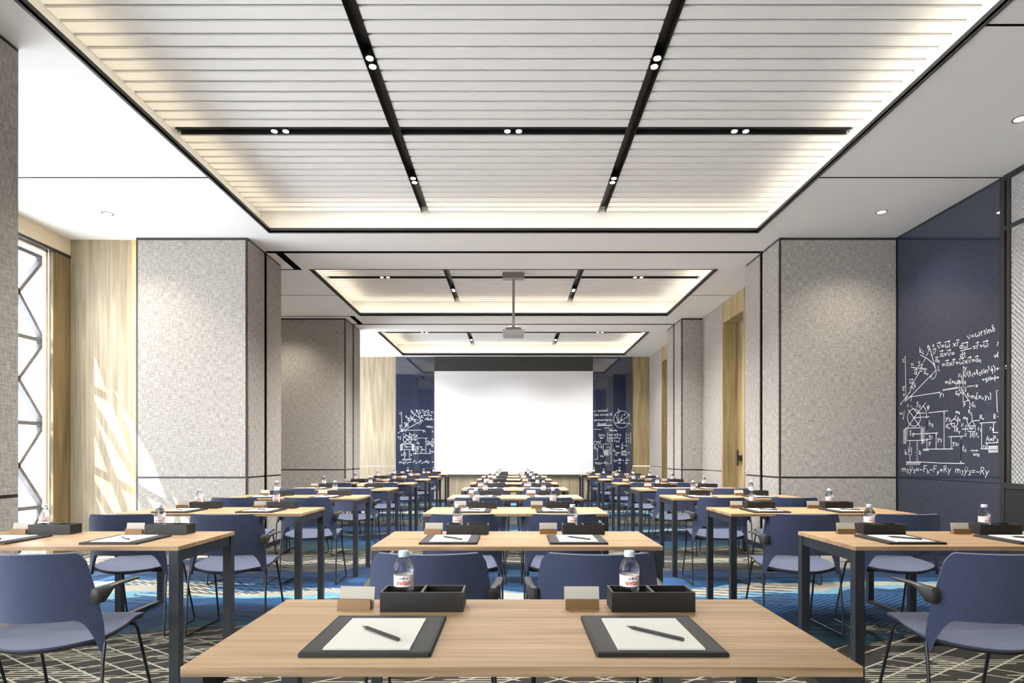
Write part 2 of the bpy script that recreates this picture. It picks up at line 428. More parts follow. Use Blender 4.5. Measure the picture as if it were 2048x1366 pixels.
def coffer(c):
    y0, y1 = c['y0'], c['y1']; ya, yb = y0 - 0.2, y1 + 0.2
    # black lip around the opening
    for nm, b in (('lip', (-XO - 0.018, -XO, y0, y1)), ('lip', (XO, XO + 0.018, y0, y1)),
                  ('lip', (-XO - 0.018, XO + 0.018, y1, y1 + 0.018)), ('lip', (-XO - 0.018, XO + 0.018, y0 - 0.018, y0))):
        box_obj('coffer_lip', M['lip'], ceiling, *b, ZC - 0.006, ZC + 0.05)
    # upstand walls of the cove
    for b in ((-XCV - 0.02, -XCV, ya, yb), (XCV, XCV + 0.02, ya, yb), (-XCV, XCV, yb, yb + 0.02), (-XCV, XCV, ya - 0.02, ya)):
        box_obj('cove_upstand', M['ceiling'], ceiling, *b, ZC + 0.02, 4.24)
    # led strips lying on the ledge
    for k, b in enumerate(((-2.83, -2.80, y0, y1), (2.80, 2.83, y0, y1), (-2.8, 2.8, y1 + 0.03, y1 + 0.06), (-2.8, 2.8, y0 - 0.06, y0 - 0.03))):
        o = box_obj('led_strip', M['led'][COFFERS.index(c)], None, *b, ZC + 0.0205, ZC + 0.032)
        side = ('along the left edge', 'along the right edge', 'along the far edge', 'along the near edge')[k]
        which = ('nearest', 'middle', 'farthest')[COFFERS.index(c)]
        tag(o, f'warm cove light strip {side} of the {which} ceiling recess', 'light strip', 'cove light strips')
    tr = [(-1.075, -0.985), (0.985, 1.075)]
    xs = [(-XCV + 0.003, -1.075), (-0.985, 0.985), (1.075, XCV - 0.003)]
    yc = c['yc'][0]
    # slats
    meshes = [MB().box(a, b, 0.0, 0.098, ZS, ZS + 0.016).mesh('ceiling_slat', M['slat']) for a, b in xs]
    y = yc + 0.045 + 0.028
    ys = []
    while y + 0.098 < yb - 0.002: ys.append(y); y += 0.1292
    y = yc - 0.045 - 0.028 - 0.098
    while y > ya + 0.002: ys.append(y); y -= 0.1292
    for y in ys:
        for me in meshes: link('ceiling_slat', me, ceiling, (0, y, 0))
    # backing boards behind the slats
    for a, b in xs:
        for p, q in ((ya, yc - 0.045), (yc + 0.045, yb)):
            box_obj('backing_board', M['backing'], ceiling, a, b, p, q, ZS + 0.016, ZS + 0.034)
    # recessed black tracks
    def track(x0, x1, y0, y1, along):
        t = MB(); t.box(x0, x1, y0, y1, ZS + 0.075, ZS + 0.08)
        if along == 'Y':
            t.box(x0, x0 + 0.004, y0, y1, ZS - 0.003, ZS + 0.075); t.box(x1 - 0.004, x1, y0, y1, ZS - 0.003, ZS + 0.075)
        else:
            t.box(x0, x1, y0, y0 + 0.004, ZS - 0.003, ZS + 0.075); t.box(x0, x1, y1 - 0.004, y1, ZS - 0.003, ZS + 0.075)
        t.build('light_track', M['black'], ceiling)
    for a, b in tr: track(a, b, ya + 0.01, yb - 0.01, 'Y')
    for a, b in ((-XCV + 0.03, -1.075), (-0.985, 0.985), (1.075, XCV - 0.03)): track(a, b, yc - 0.045, yc + 0.045, 'X')
for c in COFFERS: coffer(c)

# spotlights in the tracks: pairs of short cylinders
lamp_body = MB().cyl((0, 0), 0.032, 0.006, 0.074, 18).mesh('lamp_housing', M['black'], 'auto')
lamp_lens = MB().cyl((0, 0), 0.0255, 0.002, 0.006, 18).mesh('lamp_lens', M['lens'])
def spotlight(x, y, dx, dy, label, energy, lit=True):
    for k, s in enumerate((-1, 1)):
        e = empty('track_spotlight', (x + s * dx, y + s * dy, ZS - 0.004))
        link('lamp_housing', lamp_body, e); link('lamp_lens', lamp_lens, e)
        tag(e, label + ', ' + ((('left', 'right') if dx else ('nearer', 'farther'))[k]) + ' lamp of the pair', 'spotlight', 'track spotlights')
        if k == 0 and lit:
            ld = bpy.data.lights.new('spot', 'SPOT'); ld.energy = energy; ld.spot_size = math.radians(125); ld.spot_blend = 0.9
            ld.shadow_soft_size = 0.03; ld.color = (1.0, 0.98, 0.95)
            lo = bpy.data.objects.new('spot', ld); COL.objects.link(lo); lo.parent = e; lo.location = (dx, dy, -0.004)
WH = ('nearest', 'middle', 'farthest')
for i, c in enumerate(COFFERS):
    for sx, nm in ((-2.047, 'left'), (-0.003, 'centre'), (1.987, 'right')):
        spotlight(sx, c['yc'][0], 0.05, 0.0, f'spotlight in {WH[i]} cross track, {nm} third', SPOT_WATTS * (1.0, 1.3, 1.1)[i])
    for sx, nm in ((-1.03, 'left'), (1.03, 'right')):
        for yy, f in zip(c['pairs'], ('near', 'far')):
            spotlight(sx, yy, 0.0, 0.046, f'spotlight in {nm} track, {WH[i]} recess, {f} half', SPOT_WATTS * (1.0, 1.3, 1.1)[i], not (i == 2 and f == 'far'))

# recessed downlights
ring_me = None
def downlight(x, y, label):
    global ring_me
    if ring_me is None:
        r = MB(); n = 24
        for r0, r1, z0, z1 in ((0.043, 0.054, -0.003, -0.003), (0.054, 0.054, -0.003, 0.001), (0.043, 0.043, -0.003, 0.006)):
            vs = [(r0 * math.cos(2 * PI * k / n), r0 * math.sin(2 * PI * k / n), z0) for k in range(n)] + \
                 [(r1 * math.cos(2 * PI * k / n), r1 * math.sin(2 * PI * k / n), z1) for k in range(n)]
            r.add(vs, [(k, (k + 1) % n, n + (k + 1) % n, n + k) for k in range(n)])
        ring_me = (r.mesh('bezel', M['black']), MB().cyl((0, 0), 0.043, -0.0015, 0.0, 24).mesh('lamp_lens', M['lens']))
    e = empty('downlight', (x, y, ZC))
    link('bezel', ring_me[0], e); link('lamp_lens', ring_me[1], e)
    tag(e, label, 'downlight', 'recessed ceiling downlights')
    ld = bpy.data.lights.new('spot', 'SPOT'); ld.energy = DOWN_WATTS; ld.spot_size = math.radians(125); ld.spot_blend = 0.9
    ld.shadow_soft_size = 0.04; ld.color = (1.0, 0.92, 0.80)
    lo = bpy.data.objects.new('spot', ld); COL.objects.link(lo); lo.parent = e; lo.location = (0, 0, -0.006)
downlight(-4.26, 6.35, 'round downlight in the bright ceiling beside the window')
downlight(3.84, 6.31, 'round downlight in front of the right fabric pillar')
downlight(3.83, 4.57, 'round downlight at the right edge of the picture')
downlight(-4.10, 10.45, 'round downlight hidden behind the near left pillar')

# ---------------------------------------------------------------- walls
wl = MB()
wl.box(-5.30, X_LW, Y_BACK, -0.4, 0, 4.24)                               # behind the camera
wl.box(-5.62, X_LW, -0.4, 7.13, 3.495, 4.24)                             # lintel over both windows
wl.box(-5.27, X_LW, 2.70, 3.60, 0, 3.495)
wl.box(-4.90, -4.70, 7.9, 11.4, 0, 4.24)
wl.box(-5.30, -4.39, 7.135, 7.9, 0, 4.24)
wl.box(-5.62, X_LW, 11.2, Y_FAR, 3.495, 4.24)
wl.box(-5.30, -4.39, 11.2, 12.2, 0, 4.24)
wall_left = struct(wl.build('wall_left', M['ceiling']))
box_obj('lintel_face', M['header'], wall_left, X_LW, X_LW + 0.008, 3.6, 7.13, 3.51, ZC)
box_obj('lintel_edge', M['trim'], wall_left, -5.28, X_LW + 0.012, 3.6, 7.13, 3.478, 3.51)
box_obj('wood_jamb', M['wood_jamb'], wall_left, -5.268, X_LW, 6.86, 7.13, 0, 3.478)
box_obj('oak_panel', M['wood_wall'], wall_left, -5.215, -4.45, 7.12, 7.135, 0, ZC)
o = box_obj('led_strip', M['led_wall'], None, -4.414, -4.404, 7.075, 7.09, 0.06, ZC - 0.03)
tag(o, 'vertical warm light strip between oak panel and near left pillar', 'light strip')

wr = MB()
wr.box(X_RW, X_RW + 0.12, Y_BACK, 7.1, 0, 4.24)
wr.box(X_RW2 + 0.30, X_RW2 + 0.42, 8.0, Y_FAR, 0, 4.24)
for a, b in ((8.0, 9.12), (10.05, 11.2), (12.1, 13.2), (14.17, Y_FAR)): wr.box(X_RW2, X_RW2 + 0.30, a, b, 0, 4.24)
for a, b in ((9.12, 10.05), (13.2, 14.17)): wr.box(X_RW2, X_RW2 + 0.30, a, b, 3.38, 4.24)
wall_right = struct(wr.build('wall_right', M['kick']))
wf = MB().box(-5.4, X_RW2 + 0.4, Y_FAR, Y_FAR + 0.15, 0, 4.24)
wall_far = struct(wf.build('wall_far', M['ceiling']))
wb = MB()
wb.box(-5.4, X_RW + 0.2, Y_BACK - 0.15, Y_BACK, 3.50, 4.24); wb.box(-5.4, X_RW + 0.2, Y_BACK - 0.15, Y_BACK, 0, 0.12)
for a, b in ((-5.4, -5.0), (-1.9, X_RW + 0.2)): wb.box(a, b, Y_BACK - 0.15, Y_BACK, 0.12, 3.50)
wall_back = struct(wb.build('wall_back', M['ceiling']))          # unseen wall behind the camera; its window is added to brighten the room
for k, (a, b) in enumerate(((-5.0, -1.9),)):
    wd = MB()
    for x in (a, (a + b) / 2 - 0.025, b - 0.05): wd.box(x, x + 0.05, Y_BACK - 0.1, Y_BACK - 0.05, 0.12, 3.50)
    wd.box(a, b, Y_BACK - 0.1, Y_BACK - 0.05, 3.45, 3.50); wd.box(a, b, Y_BACK - 0.1, Y_BACK - 0.05, 0.12, 0.17)
    wo = struct(wd.build(f'window_{k + 4}', M['lattice']))
    box_obj('window_pane', M['pane'], wo, a, b, Y_BACK - 0.08, Y_BACK - 0.075, 0.12, 3.50)

def panels_y(parent, x0, x1, y, zs, mat='fabric', nm='fabric_panel', t=0.012):     # facing the camera
    for z0, z1 in zs: box_obj(nm, M[mat], parent, x0, x1, y - t, y, z0, z1)
def panels_x(parent, x, s, y0, y1, zs, mat='fabric', nm='fabric_panel', t=0.012):   # facing +s x
    for z0, z1 in zs: box_obj(nm, M[mat], parent, min(x, x + s * t), max(x, x + s * t), y0, y1, z0, z1)
ZZ = ((0.062, DADO - 0.011), (DADO + 0.011, ZC - 0.032))

def pilaster(parent, xi, xo, y0, y1, front=True):
    s = 1 if xi < 0 else -1                         # inner face looks towards +s
    p = MB().box(min(xi, xo) + (0.012 if s < 0 else 0), max(xi, xo) - (0.012 if s > 0 else 0), y0 + 0.012, y1, 0, ZC).build('pilaster', M['trim'], parent)
    if front: panels_y(p, min(xi, xo) + 0.03, max(xi, xo) - 0.03, y0 + 0.012, ZZ)
    ym = (y0 + y1) / 2
    box_obj('reveal_strip', M['void'], p, min(xi - s * 0.012, xi - s * 0.009), max(xi - s * 0.012, xi - s * 0.009), ym - 0.04, ym + 0.04, 0.06, ZC)
    for a, b in ((y0 + 0.028, ym - 0.045), (ym + 0.045, y1 - 0.015)): panels_x(p, xi - s * 0.012, s, a, b, ZZ)
    return p
pilaster(wall_left, -XP, -4.39, 2.79, 3.79, False)
pilaster(wall_left, -XP, -4.40, 7.04, 8.06)
pilaster(wall_left, -XP, -4.40, 11.15, 12.20)
pilaster(wall_right, XP, X_RW, 7.04, 8.07)
pilaster(wall_right, XP, X_RW2 + 0.1, 11.15, 12.18)
# fabric on the right wall of the far bays, oak door recesses
for a, b in ((8.09, 9.10), (10.07, 11.14), (12.2, 13.18), (14.19, Y_FAR - 0.01)):
    panels_x(wall_right, X_RW2, -1, a, b, ((0.062, DADO - 0.008), (DADO + 0.008, ZC)))
for k, (a, b) in enumerate(((9.12, 10.05), (13.2, 14.17))):
    d = struct(MB().box(X_RW2 + 0.23, X_RW2 + 0.28, a + 0.02, b - 0.02, 0.005, 3.375).build(f'door_{k + 1}', M['wood_door']))
    fr = MB()
    fr.box(X_RW2 - 0.02, X_RW2 + 0.23, b - 0.02, b + 0.035, 0, ZC); fr.box(X_RW2 - 0.02, X_RW2 + 0.23, a - 0.035, a + 0.02, 0, ZC)
    fr.box(X_RW2 - 0.012, X_RW2 + 0.23, a + 0.02, b - 0.02, 3.36, ZC)
    fr.build('door_frame', M['wood_door'], d)
    h = MB().box(X_RW2 + 0.165, X_RW2 + 0.185, b - 0.175, b - 0.145, 1.00, 1.255).box(X_RW2 + 0.185, X_RW2 + 0.229, b - 0.22, b - 0.09, 1.085, 1.17)
    h.build('door_handle', M['black'], d)
    o = box_obj('led_strip', M['led_soft'], None, X_RW2 - 0.012, X_RW2 - 0.004, b + 0.036, b + 0.044, 0.06, ZC - 0.01)
    tag(o, f'thin warm light line on the jamb of the {("nearer", "farther")[k]} oak door', 'light strip')
# framed embossed panels and low black cupboard on the near right wall
box_obj('steel_post', M['black'], wall_right, X_RW - 0.018, X_RW, 5.50, 5.55, 0, ZC)
box_obj('steel_rail', M['black'], wall_right, X_RW - 0.03, X_RW, 1.0, 5.50, ZC - 0.05, ZC)
box_obj('steel_rail', M['black'], wall_right, X_RW - 0.03, X_RW, 1.0, 5.50, 3.20, 3.235)
box_obj('steel_rail', M['black'], wall_right, X_RW - 0.03, X_RW, 1.0, 5.50, 0.86, 0.91)
box_obj('steel_post', M['black'], wall_right, X_RW - 0.024, X_RW, 5.43, 5.47, 0.91, ZC - 0.05)
box_obj('embossed_panel', M['emboss'], wall_right, X_RW - 0.012, X_RW, 1.0, 5.43, 0.91, 3.20)
box_obj('embossed_panel', M['emboss'], wall_right, X_RW - 0.012, X_RW, 1.0, 5.43, 3.235, ZC - 0.05)
panels_x(wall_right, X_RW, -1, Y_BACK + 0.02, 0.98, ZZ)
cup = box_obj('low_cupboard', M['kick'], wall_right, X_RW - 0.02, X_RW, 1.0, 5.49, 0.02, 0.855)
for y in (2.2, 3.4, 4.6): box_obj('door_gap', M['trim'], cup, X_RW - 0.023, X_RW - 0.02, y - 0.006, y + 0.006, 0.04, 0.85)

# far wall: oak at both ends, oak below the screen
def oak_far(x0, x1, zs):
    for z0, z1 in zs: box_obj('oak_panel', M['wood_wall'], wall_far, x0, x1, Y_FAR - 0.014, Y_FAR, z0, z1)
oak_far(-5.2, -3.015, ((0.05, DADO - 0.008), (DADO + 0.008, ZC)))
for a, b in ((-2.0, -1.395), (-1.385, -0.695), (-0.685, 0.0), (0.01, 0.70), (0.71, 1.395), (1.405, 2.03)): oak_far(a, b, ((0.05, 1.2),))
for z0, z1 in ((0.05, DADO - 0.008), (DADO + 0.008, ZC)): box_obj('oak_panel', M['wood_door'], wall_far, 3.045, X_RW2 - 0.002, Y_FAR - 0.014, Y_FAR, z0, z1)
box_obj('led_strip', M['led_soft'], wall_far, 3.05, X_RW2 - 0.01, Y_FAR - 0.018, Y_FAR - 0.014, DADO - 0.006, DADO + 0.006)
# skirtings
struct(MB().box(-3.0, 3.05, Y_FAR - 0.03, Y_FAR, 0, 0.05).build('baseboard_far', M['kick']))
bl = MB()
for a, b in ((2.78, 3.80), (7.03, 8.06), (11.14, 12.2)): bl.box(-4.41, -XP + 0.004, a, b + 0.004, 0, 0.06)
struct(bl.build('baseboard_left', M['kick']))
br = MB(); br.box(XP - 0.004, X_RW, 7.03, 8.07, 0, 0.06); br.box(XP - 0.004, X_RW2 + 0.05, 11.14, 12.18, 0, 0.06)
for a, b in ((8.07, 9.08), (10.09, 11.14), (12.18, 13.16), (14.21, Y_FAR)): br.box(X_RW2 - 0.014, X_RW2, a, b, 0, 0.06)
struct(br.build('baseboard_right', M['kick']))

# ---------------------------------------------------------------- windows with steel lattice
def window(name, y0, y1, full):
    fr = MB(); x0, x1 = -5.32, -5.28
    fr.box(x0, x1, y0, y0 + 0.04, 0.0, 3.49); fr.box(x0, x1, y1 - 0.04, y1, 0.0, 3.49)
    fr.box(x0, x1, y0, y1, 0.0, 0.03); fr.box(x0, x1, y0, y1, 3.46, 3.495)
    wd = struct(fr.build(name, M['header']))
    box_obj('window_pane', M['pane'], wd, -5.295, -5.290, y0 + 0.04, y1 - 0.04, 0.03, 3.46)
    zk = [3.40, 2.46, 1.52, 0.58, -0.36]
    hb = None
    for z in zk[:4]: box_obj('lattice_bar', M['lattice'], wd, -5.40, -5.33, y0 + 0.02, y1 - 0.02, z - 0.022, z + 0.022)
    if not full: return wd
    ye = y1 + 0.02
    def bar(ya, za, yb, zb):
        dy, dz = yb - ya, zb - za; L = math.hypot(dy, dz)
        t = 0.020
        ny, nz = -dz / L * t, dy / L * t
        vs = [(x, ya + s * ny, za + s * nz) for x in (-5.40, -5.33) for s in (-1, 1)] + [(x, yb + s * ny, zb + s * nz) for x in (-5.40, -5.33) for s in (-1, 1)]
        MB().add(vs, [(0, 1, 3, 2), (4, 6, 7, 5), (0, 4, 5, 1), (2, 3, 7, 6), (0, 2, 6, 4), (1, 5, 7, 3)]).build('lattice_bar', M['lattice'], wd)
    step = 0.37
    n = int((ye - y0) / step)
    for zi, z in enumerate(zk):
        for k in range(n):
            ya, yb = ye - k * step, ye - (k + 1) * step
            up, dn = (z, z - 0.47) if k % 2 == 0 else (z - 0.47, z)
            if zi < 4 and min(up, dn) > -0.01: bar(ya, up, yb, dn)            # from this node row down to the mid height
            if zi > 0:
                u2, d2 = (z, z + 0.47) if k % 2 == 0 else (z + 0.47, z)
                if max(u2, d2) < 3.6 and min(u2, d2) > -0.01: bar(ya, u2, yb, d2)
        if zi == 3: pass
    return wd
window('window_1', 3.60, 6.87, True)
window('window_2', -0.4, 2.70, False)  # unseen window beside the camera, added for fill light
window('window_3', 12.2, Y_FAR - 0.02, False)

# ================================================================== THINGS
# ---------------------------------------------------------------- projection screen and projector
sc_ = empty('projection_screen', (0.005, Y_FAR - 0.06, 0.69))
MB().box(-2.02, 2.02, -0.012, 0.0, 0.0, 2.635).build('screen_sheet', M['screen'], sc_)
MB().box(-2.02, 2.02, -0.014, 0.0, 2.635, 3.005).build('mask_band', M['screen_dark'], sc_)
MB().box(-2.02, 2.02, -0.022, 0.004, -0.022, 0.0).build('bottom_bar', M['silver_dark'], sc_)
MB().box(-2.02, -2.0, 0.0, 0.045, -0.02, 3.005).build('side_frame', M['black'], sc_)
MB().box(2.0, 2.02, 0.0, 0.045, -0.02, 3.005).build('side_frame', M['black'], sc_)
tag(sc_, 'large blank white projection screen with dark top band on far wall', 'screen')

pj = empty('projector', (0.0, 9.42, 3.018))
p = MB(); p.loft([[(-0.155, -0.16, 0.0), (0.155, -0.16, 0.0), (0.155, 0.14, 0.0), (-0.155, 0.14, 0.0)],
                  [(-0.168, -0.165, 0.035), (0.168, -0.165, 0.035), (0.168, 0.15, 0.035), (-0.168, 0.15, 0.035)],
                  [(-0.168, -0.165, 0.075), (0.168, -0.165, 0.075), (0.168, 0.15, 0.075), (-0.168, 0.15, 0.075)]])
p.build('projector_body', M['silver'], pj)
MB().cyl((0, 0), 0.127, 0.075, 0.125, 28).build('mount_collar', M['silver_dark'], pj, 'auto')
MB().lathe([(0.127, 0.125), (0.11, 0.142), (0.07, 0.155), (0.02, 0.160)], 28).build('mount_dome', M['silver_dark'], pj, 'auto')
MB().cyl((0, 0), 0.019, 0.155, 0.93, 14).cyl((0, 0), 0.025, 0.155, 0.20, 14).build('pole', M['silver'], pj, 'auto')
MB().box(-0.168, 0.168, -0.07, 0.07, 0.895, 0.982).build('ceiling_plate', M['silver'], pj)
tag(pj, 'grey projector hanging on a long pole from the ceiling', 'projector')

# ---------------------------------------------------------------- blue glass panels with chalk writing
G = {
 'v': (.5, [[(0, .6), (.2, 0), (.5, .68)]]), '=': (.5, [[(0, .44), (.45, .46)], [(0, .2), (.45, .22)]]),
 'w': (.8, [[(.14, .6), (0, .35), (.06, .05), (.24, 0), (.38, .32), (.48, .02), (.66, .06), (.76, .38), (.66, .64)]]),
 'x': (.5, [[(0, .52), (.45, 0)], [(0, 0), (.45, .55)]]), 'r': (.36, [[(.06, .6), (.04, 0)], [(.05, .36), (.2, .57), (.36, .6)]]),
 's': (.38, [[(.36, .56), (.14, .6), (.06, .44), (.3, .24), (.24, .03), (0, .05)]]),
 'i': (.16, [[(.06, .5), (.06, 0)], [(.05, .72), (.1, .8)]]), 'n': (.44, [[(0, .52), (.03, 0)], [(.03, .3), (.2, .52), (.36, .4), (.4, 0)]]),
 'D': (.45, [[(.42, .95), (.2, 1.0), (.12, .8), (.38, .5), (.4, .15), (.2, 0), (.03, .18), (.1, .42), (.3, .5)]]),
 'a': (.5, [[(.4, .5), (.16, .56), (0, .3), (.1, .02), (.3, .08), (.42, .52)], [(.42, .52), (.38, .1), (.52, .0)]]),
 'A': (.6, [[(0, 0), (.28, 1), (.56, 0)], [(.1, .36), (.46, .36)]]), 'd': (.5, [[(.4, .5), (.14, .54), (0, .28), (.12, 0), (.36, .1)], [(.46, 1), (.4, 0)]]),
 't': (.38, [[(.18, .95), (.14, .1), (.34, .02)], [(0, .62), (.38, .66)]]), '+': (.5, [[(.22, .55), (.22, .05)], [(0, .3), (.46, .32)]]),
 '-': (.45, [[(0, .3), (.4, .32)]]), 'm': (.68, [[(0, .52), (.02, 0)], [(.02, .34), (.18, .54), (.3, .4), (.32, 0)], [(.32, .34), (.48, .54), (.6, .4), (.64, 0)]]),
 'y': (.48, [[(0, .58), (.2, .1)], [(.46, .6), (.2, .08), (.02, -.4)]]), 'F': (.5, [[(.04, 0), (.06, 1), (.52, 1)], [(.05, .54), (.42, .56)]]),
 'b': (.42, [[(.03, 1), (.03, 0), (.3, .04), (.38, .3), (.2, .48), (.03, .34)]]), 'p': (.42, [[(.04, .5), (.0, -.4)], [(.03, .4), (.24, .54), (.38, .3), (.2, .04), (.02, .1)]]),
 'R': (.56, [[(.03, 0), (.06, 1), (.36, .98), (.46, .74), (.3, .52), (.06, .5)], [(.2, .5), (.54, 0)]]), 'k': (.42, [[(.04, 1), (.04, 0)], [(.36, .6), (.06, .28), (.4, 0)]]),
 'h': (.42, [[(.03, 1), (.03, 0)], [(.03, .36), (.2, .52), (.34, .4), (.36, 0)]]), 'S': (.46, [[(.42, .88), (.2, 1), (.04, .78), (.36, .42), (.34, .1), (.1, 0), (0, .14)]]),
 '1': (.24, [[(0, .7), (.16, 1), (.16, 0)]]), '2': (.46, [[(.03, .76), (.2, 1), (.4, .8), (.3, .46), (.0, .03), (.44, .02)]]),
 '3': (.44, [[(.03, .88), (.24, 1), (.38, .8), (.16, .54), (.4, .36), (.3, .04), (.0, .08)]]), '0': (.44, [[(.2, 1), (0, .5), (.2, 0), (.4, .5), (.2, 1)]]),
 'L': (.42, [[(.03, 1), (.03, 0), (.4, .02)]]), 'O': (.46, [[(.2, .9), (0, .45), (.2, 0), (.42, .45), (.2, .9)]]), 'N': (.52, [[(.02, 0), (.05, 1), (.44, 0), (.48, 1)]]),
 'G': (.52, [[(.46, .84), (.24, 1), (.02, .5), (.2, 0), (.46, .1), (.46, .44), (.28, .44)]]), 'B': (.5, [[(.03, 0), (.05, 1), (.36, .94), (.38, .6), (.06, .52), (.42, .4), (.4, .06), (.03, 0)]]),
 'P': (.5, [[(.03, 0), (.05, 1), (.4, .96), (.44, .6), (.06, .5)]]), '[': (.24, [[(.22, 1.1), (.02, 1.1), (.02, -.15), (.22, -.15)]]), ']': (.24, [[(0, 1.1), (.2, 1.1), (.2, -.15), (0, -.15)]]),
 '(': (.24, [[(.22, 1.1), (.02, .5), (.2, -.15)]]), ')': (.24, [[(.0, 1.1), (.2, .5), (.02, -.15)]]), 'l': (.26, [[(.06, .2), (.22, .8), (.1, 1), (.03, .4), (.1, 0), (.24, .08)]]),
 'g': (.46, [[(.4, .5), (.14, .54), (.02, .26), (.16, .04), (.4, .2), (.42, .54), (.36, -.3), (.06, -.36)]]), '.': (.16, [[(.02, .02), (.08, .04)]]), ',': (.18, [[(.08, .08), (.02, -.14)]]),
 'q': (.5, [[(.4, .5), (.18, .55), (.0, .3), (.14, .02), (.34, .2), (.5, .58)], [(.34, .2), (.52, .0)]]),      # alpha
 'f': (.5, [[(.24, .55), (.02, .3), (.2, .05), (.44, .3), (.24, .55)], [(.3, .9), (.18, -.4)]]),               # phi
 'Y': (.6, [[(.0, .9), (.06, .45), (.28, .3), (.5, .5), (.54, .95)], [(.3, 1.05), (.26, -.1)]]),              # psi
 'z': (.42, [[(0, .54), (.38, .54), (.0, .02), (.42, .02)]]), 'c': (.4, [[(.36, .48), (.14, .56), (0, .28), (.14, 0), (.38, .08)]]),
}
def chalk_text(S, s, x, y, h, ang=0.0):
    """strokes in picture-like coordinates: x right, y down; baseline start at x, y"""
    ca, sa = math.cos(math.radians(ang)), math.sin(math.radians(ang))
    cx = 0.0; i = 0
    def put(u, v): return (x + (u * ca + v * sa), y - (-u * -sa * -1 if False else (-u * sa * -1)) - v * ca) if False else (x + u * ca - v * sa, y - u * sa - v * ca)
    while i < len(s):
        ch = s[i]; arrow = sub = sup = dots = False
        while ch in '~_^"':
            arrow |= ch == '~'; sub |= ch == '_'; sup |= ch == '^'; dots |= ch == '"'
            i += 1; ch = s[i]
        if ch == ' ': cx += 0.4 * h; i += 1; continue
        wd, st = G[ch]; k = h * (0.6 if (sub or sup) else 1.0); dv = -0.22 * h if sub else (0.5 * h if sup else 0.0)
        for ln in st: S.append([put(cx + a * k, b * k + dv) for a, b in ln])
        if arrow:
            t = 0.92 * h
            S.append([put(cx - .05 * h, t), put(cx + (wd + .1) * h, t + .05 * h)])
            S.append([put(cx + (wd - .12) * h, t + .18 * h), put(cx + (wd + .1) * h, t + .05 * h), put(cx + (wd - .14) * h, t - .08 * h)])
        if dots:
            S.append([put(cx + .08 * h, .8 * h), put(cx + .14 * h, .84 * h)]); S.append([put(cx + .34 * h, .82 * h), put(cx + .4 * h, .86 * h)])
        cx += wd * k + 0.14 * h; i += 1
def arrow_head(S, a, b, L=2.2):
    dx, dy = b[0] - a[0], b[1] - a[1]; n = math.hypot(dx, dy) or 1; dx, dy = dx / n, dy / n
    for s in (-0.25, 0, 0.25): S.append([(b[0] - dx * L - dy * L * s * 1.4, b[1] - dy * L + dx * L * s * 1.4), b])
def circle(cx, cy, rx, ry, n=26, a0=0, a1=2 * PI): return [(cx + rx * math.cos(a0 + (a1 - a0) * k / n), cy + ry * math.sin(a0 + (a1 - a0) * k / n)) for k in range(n + 1)]

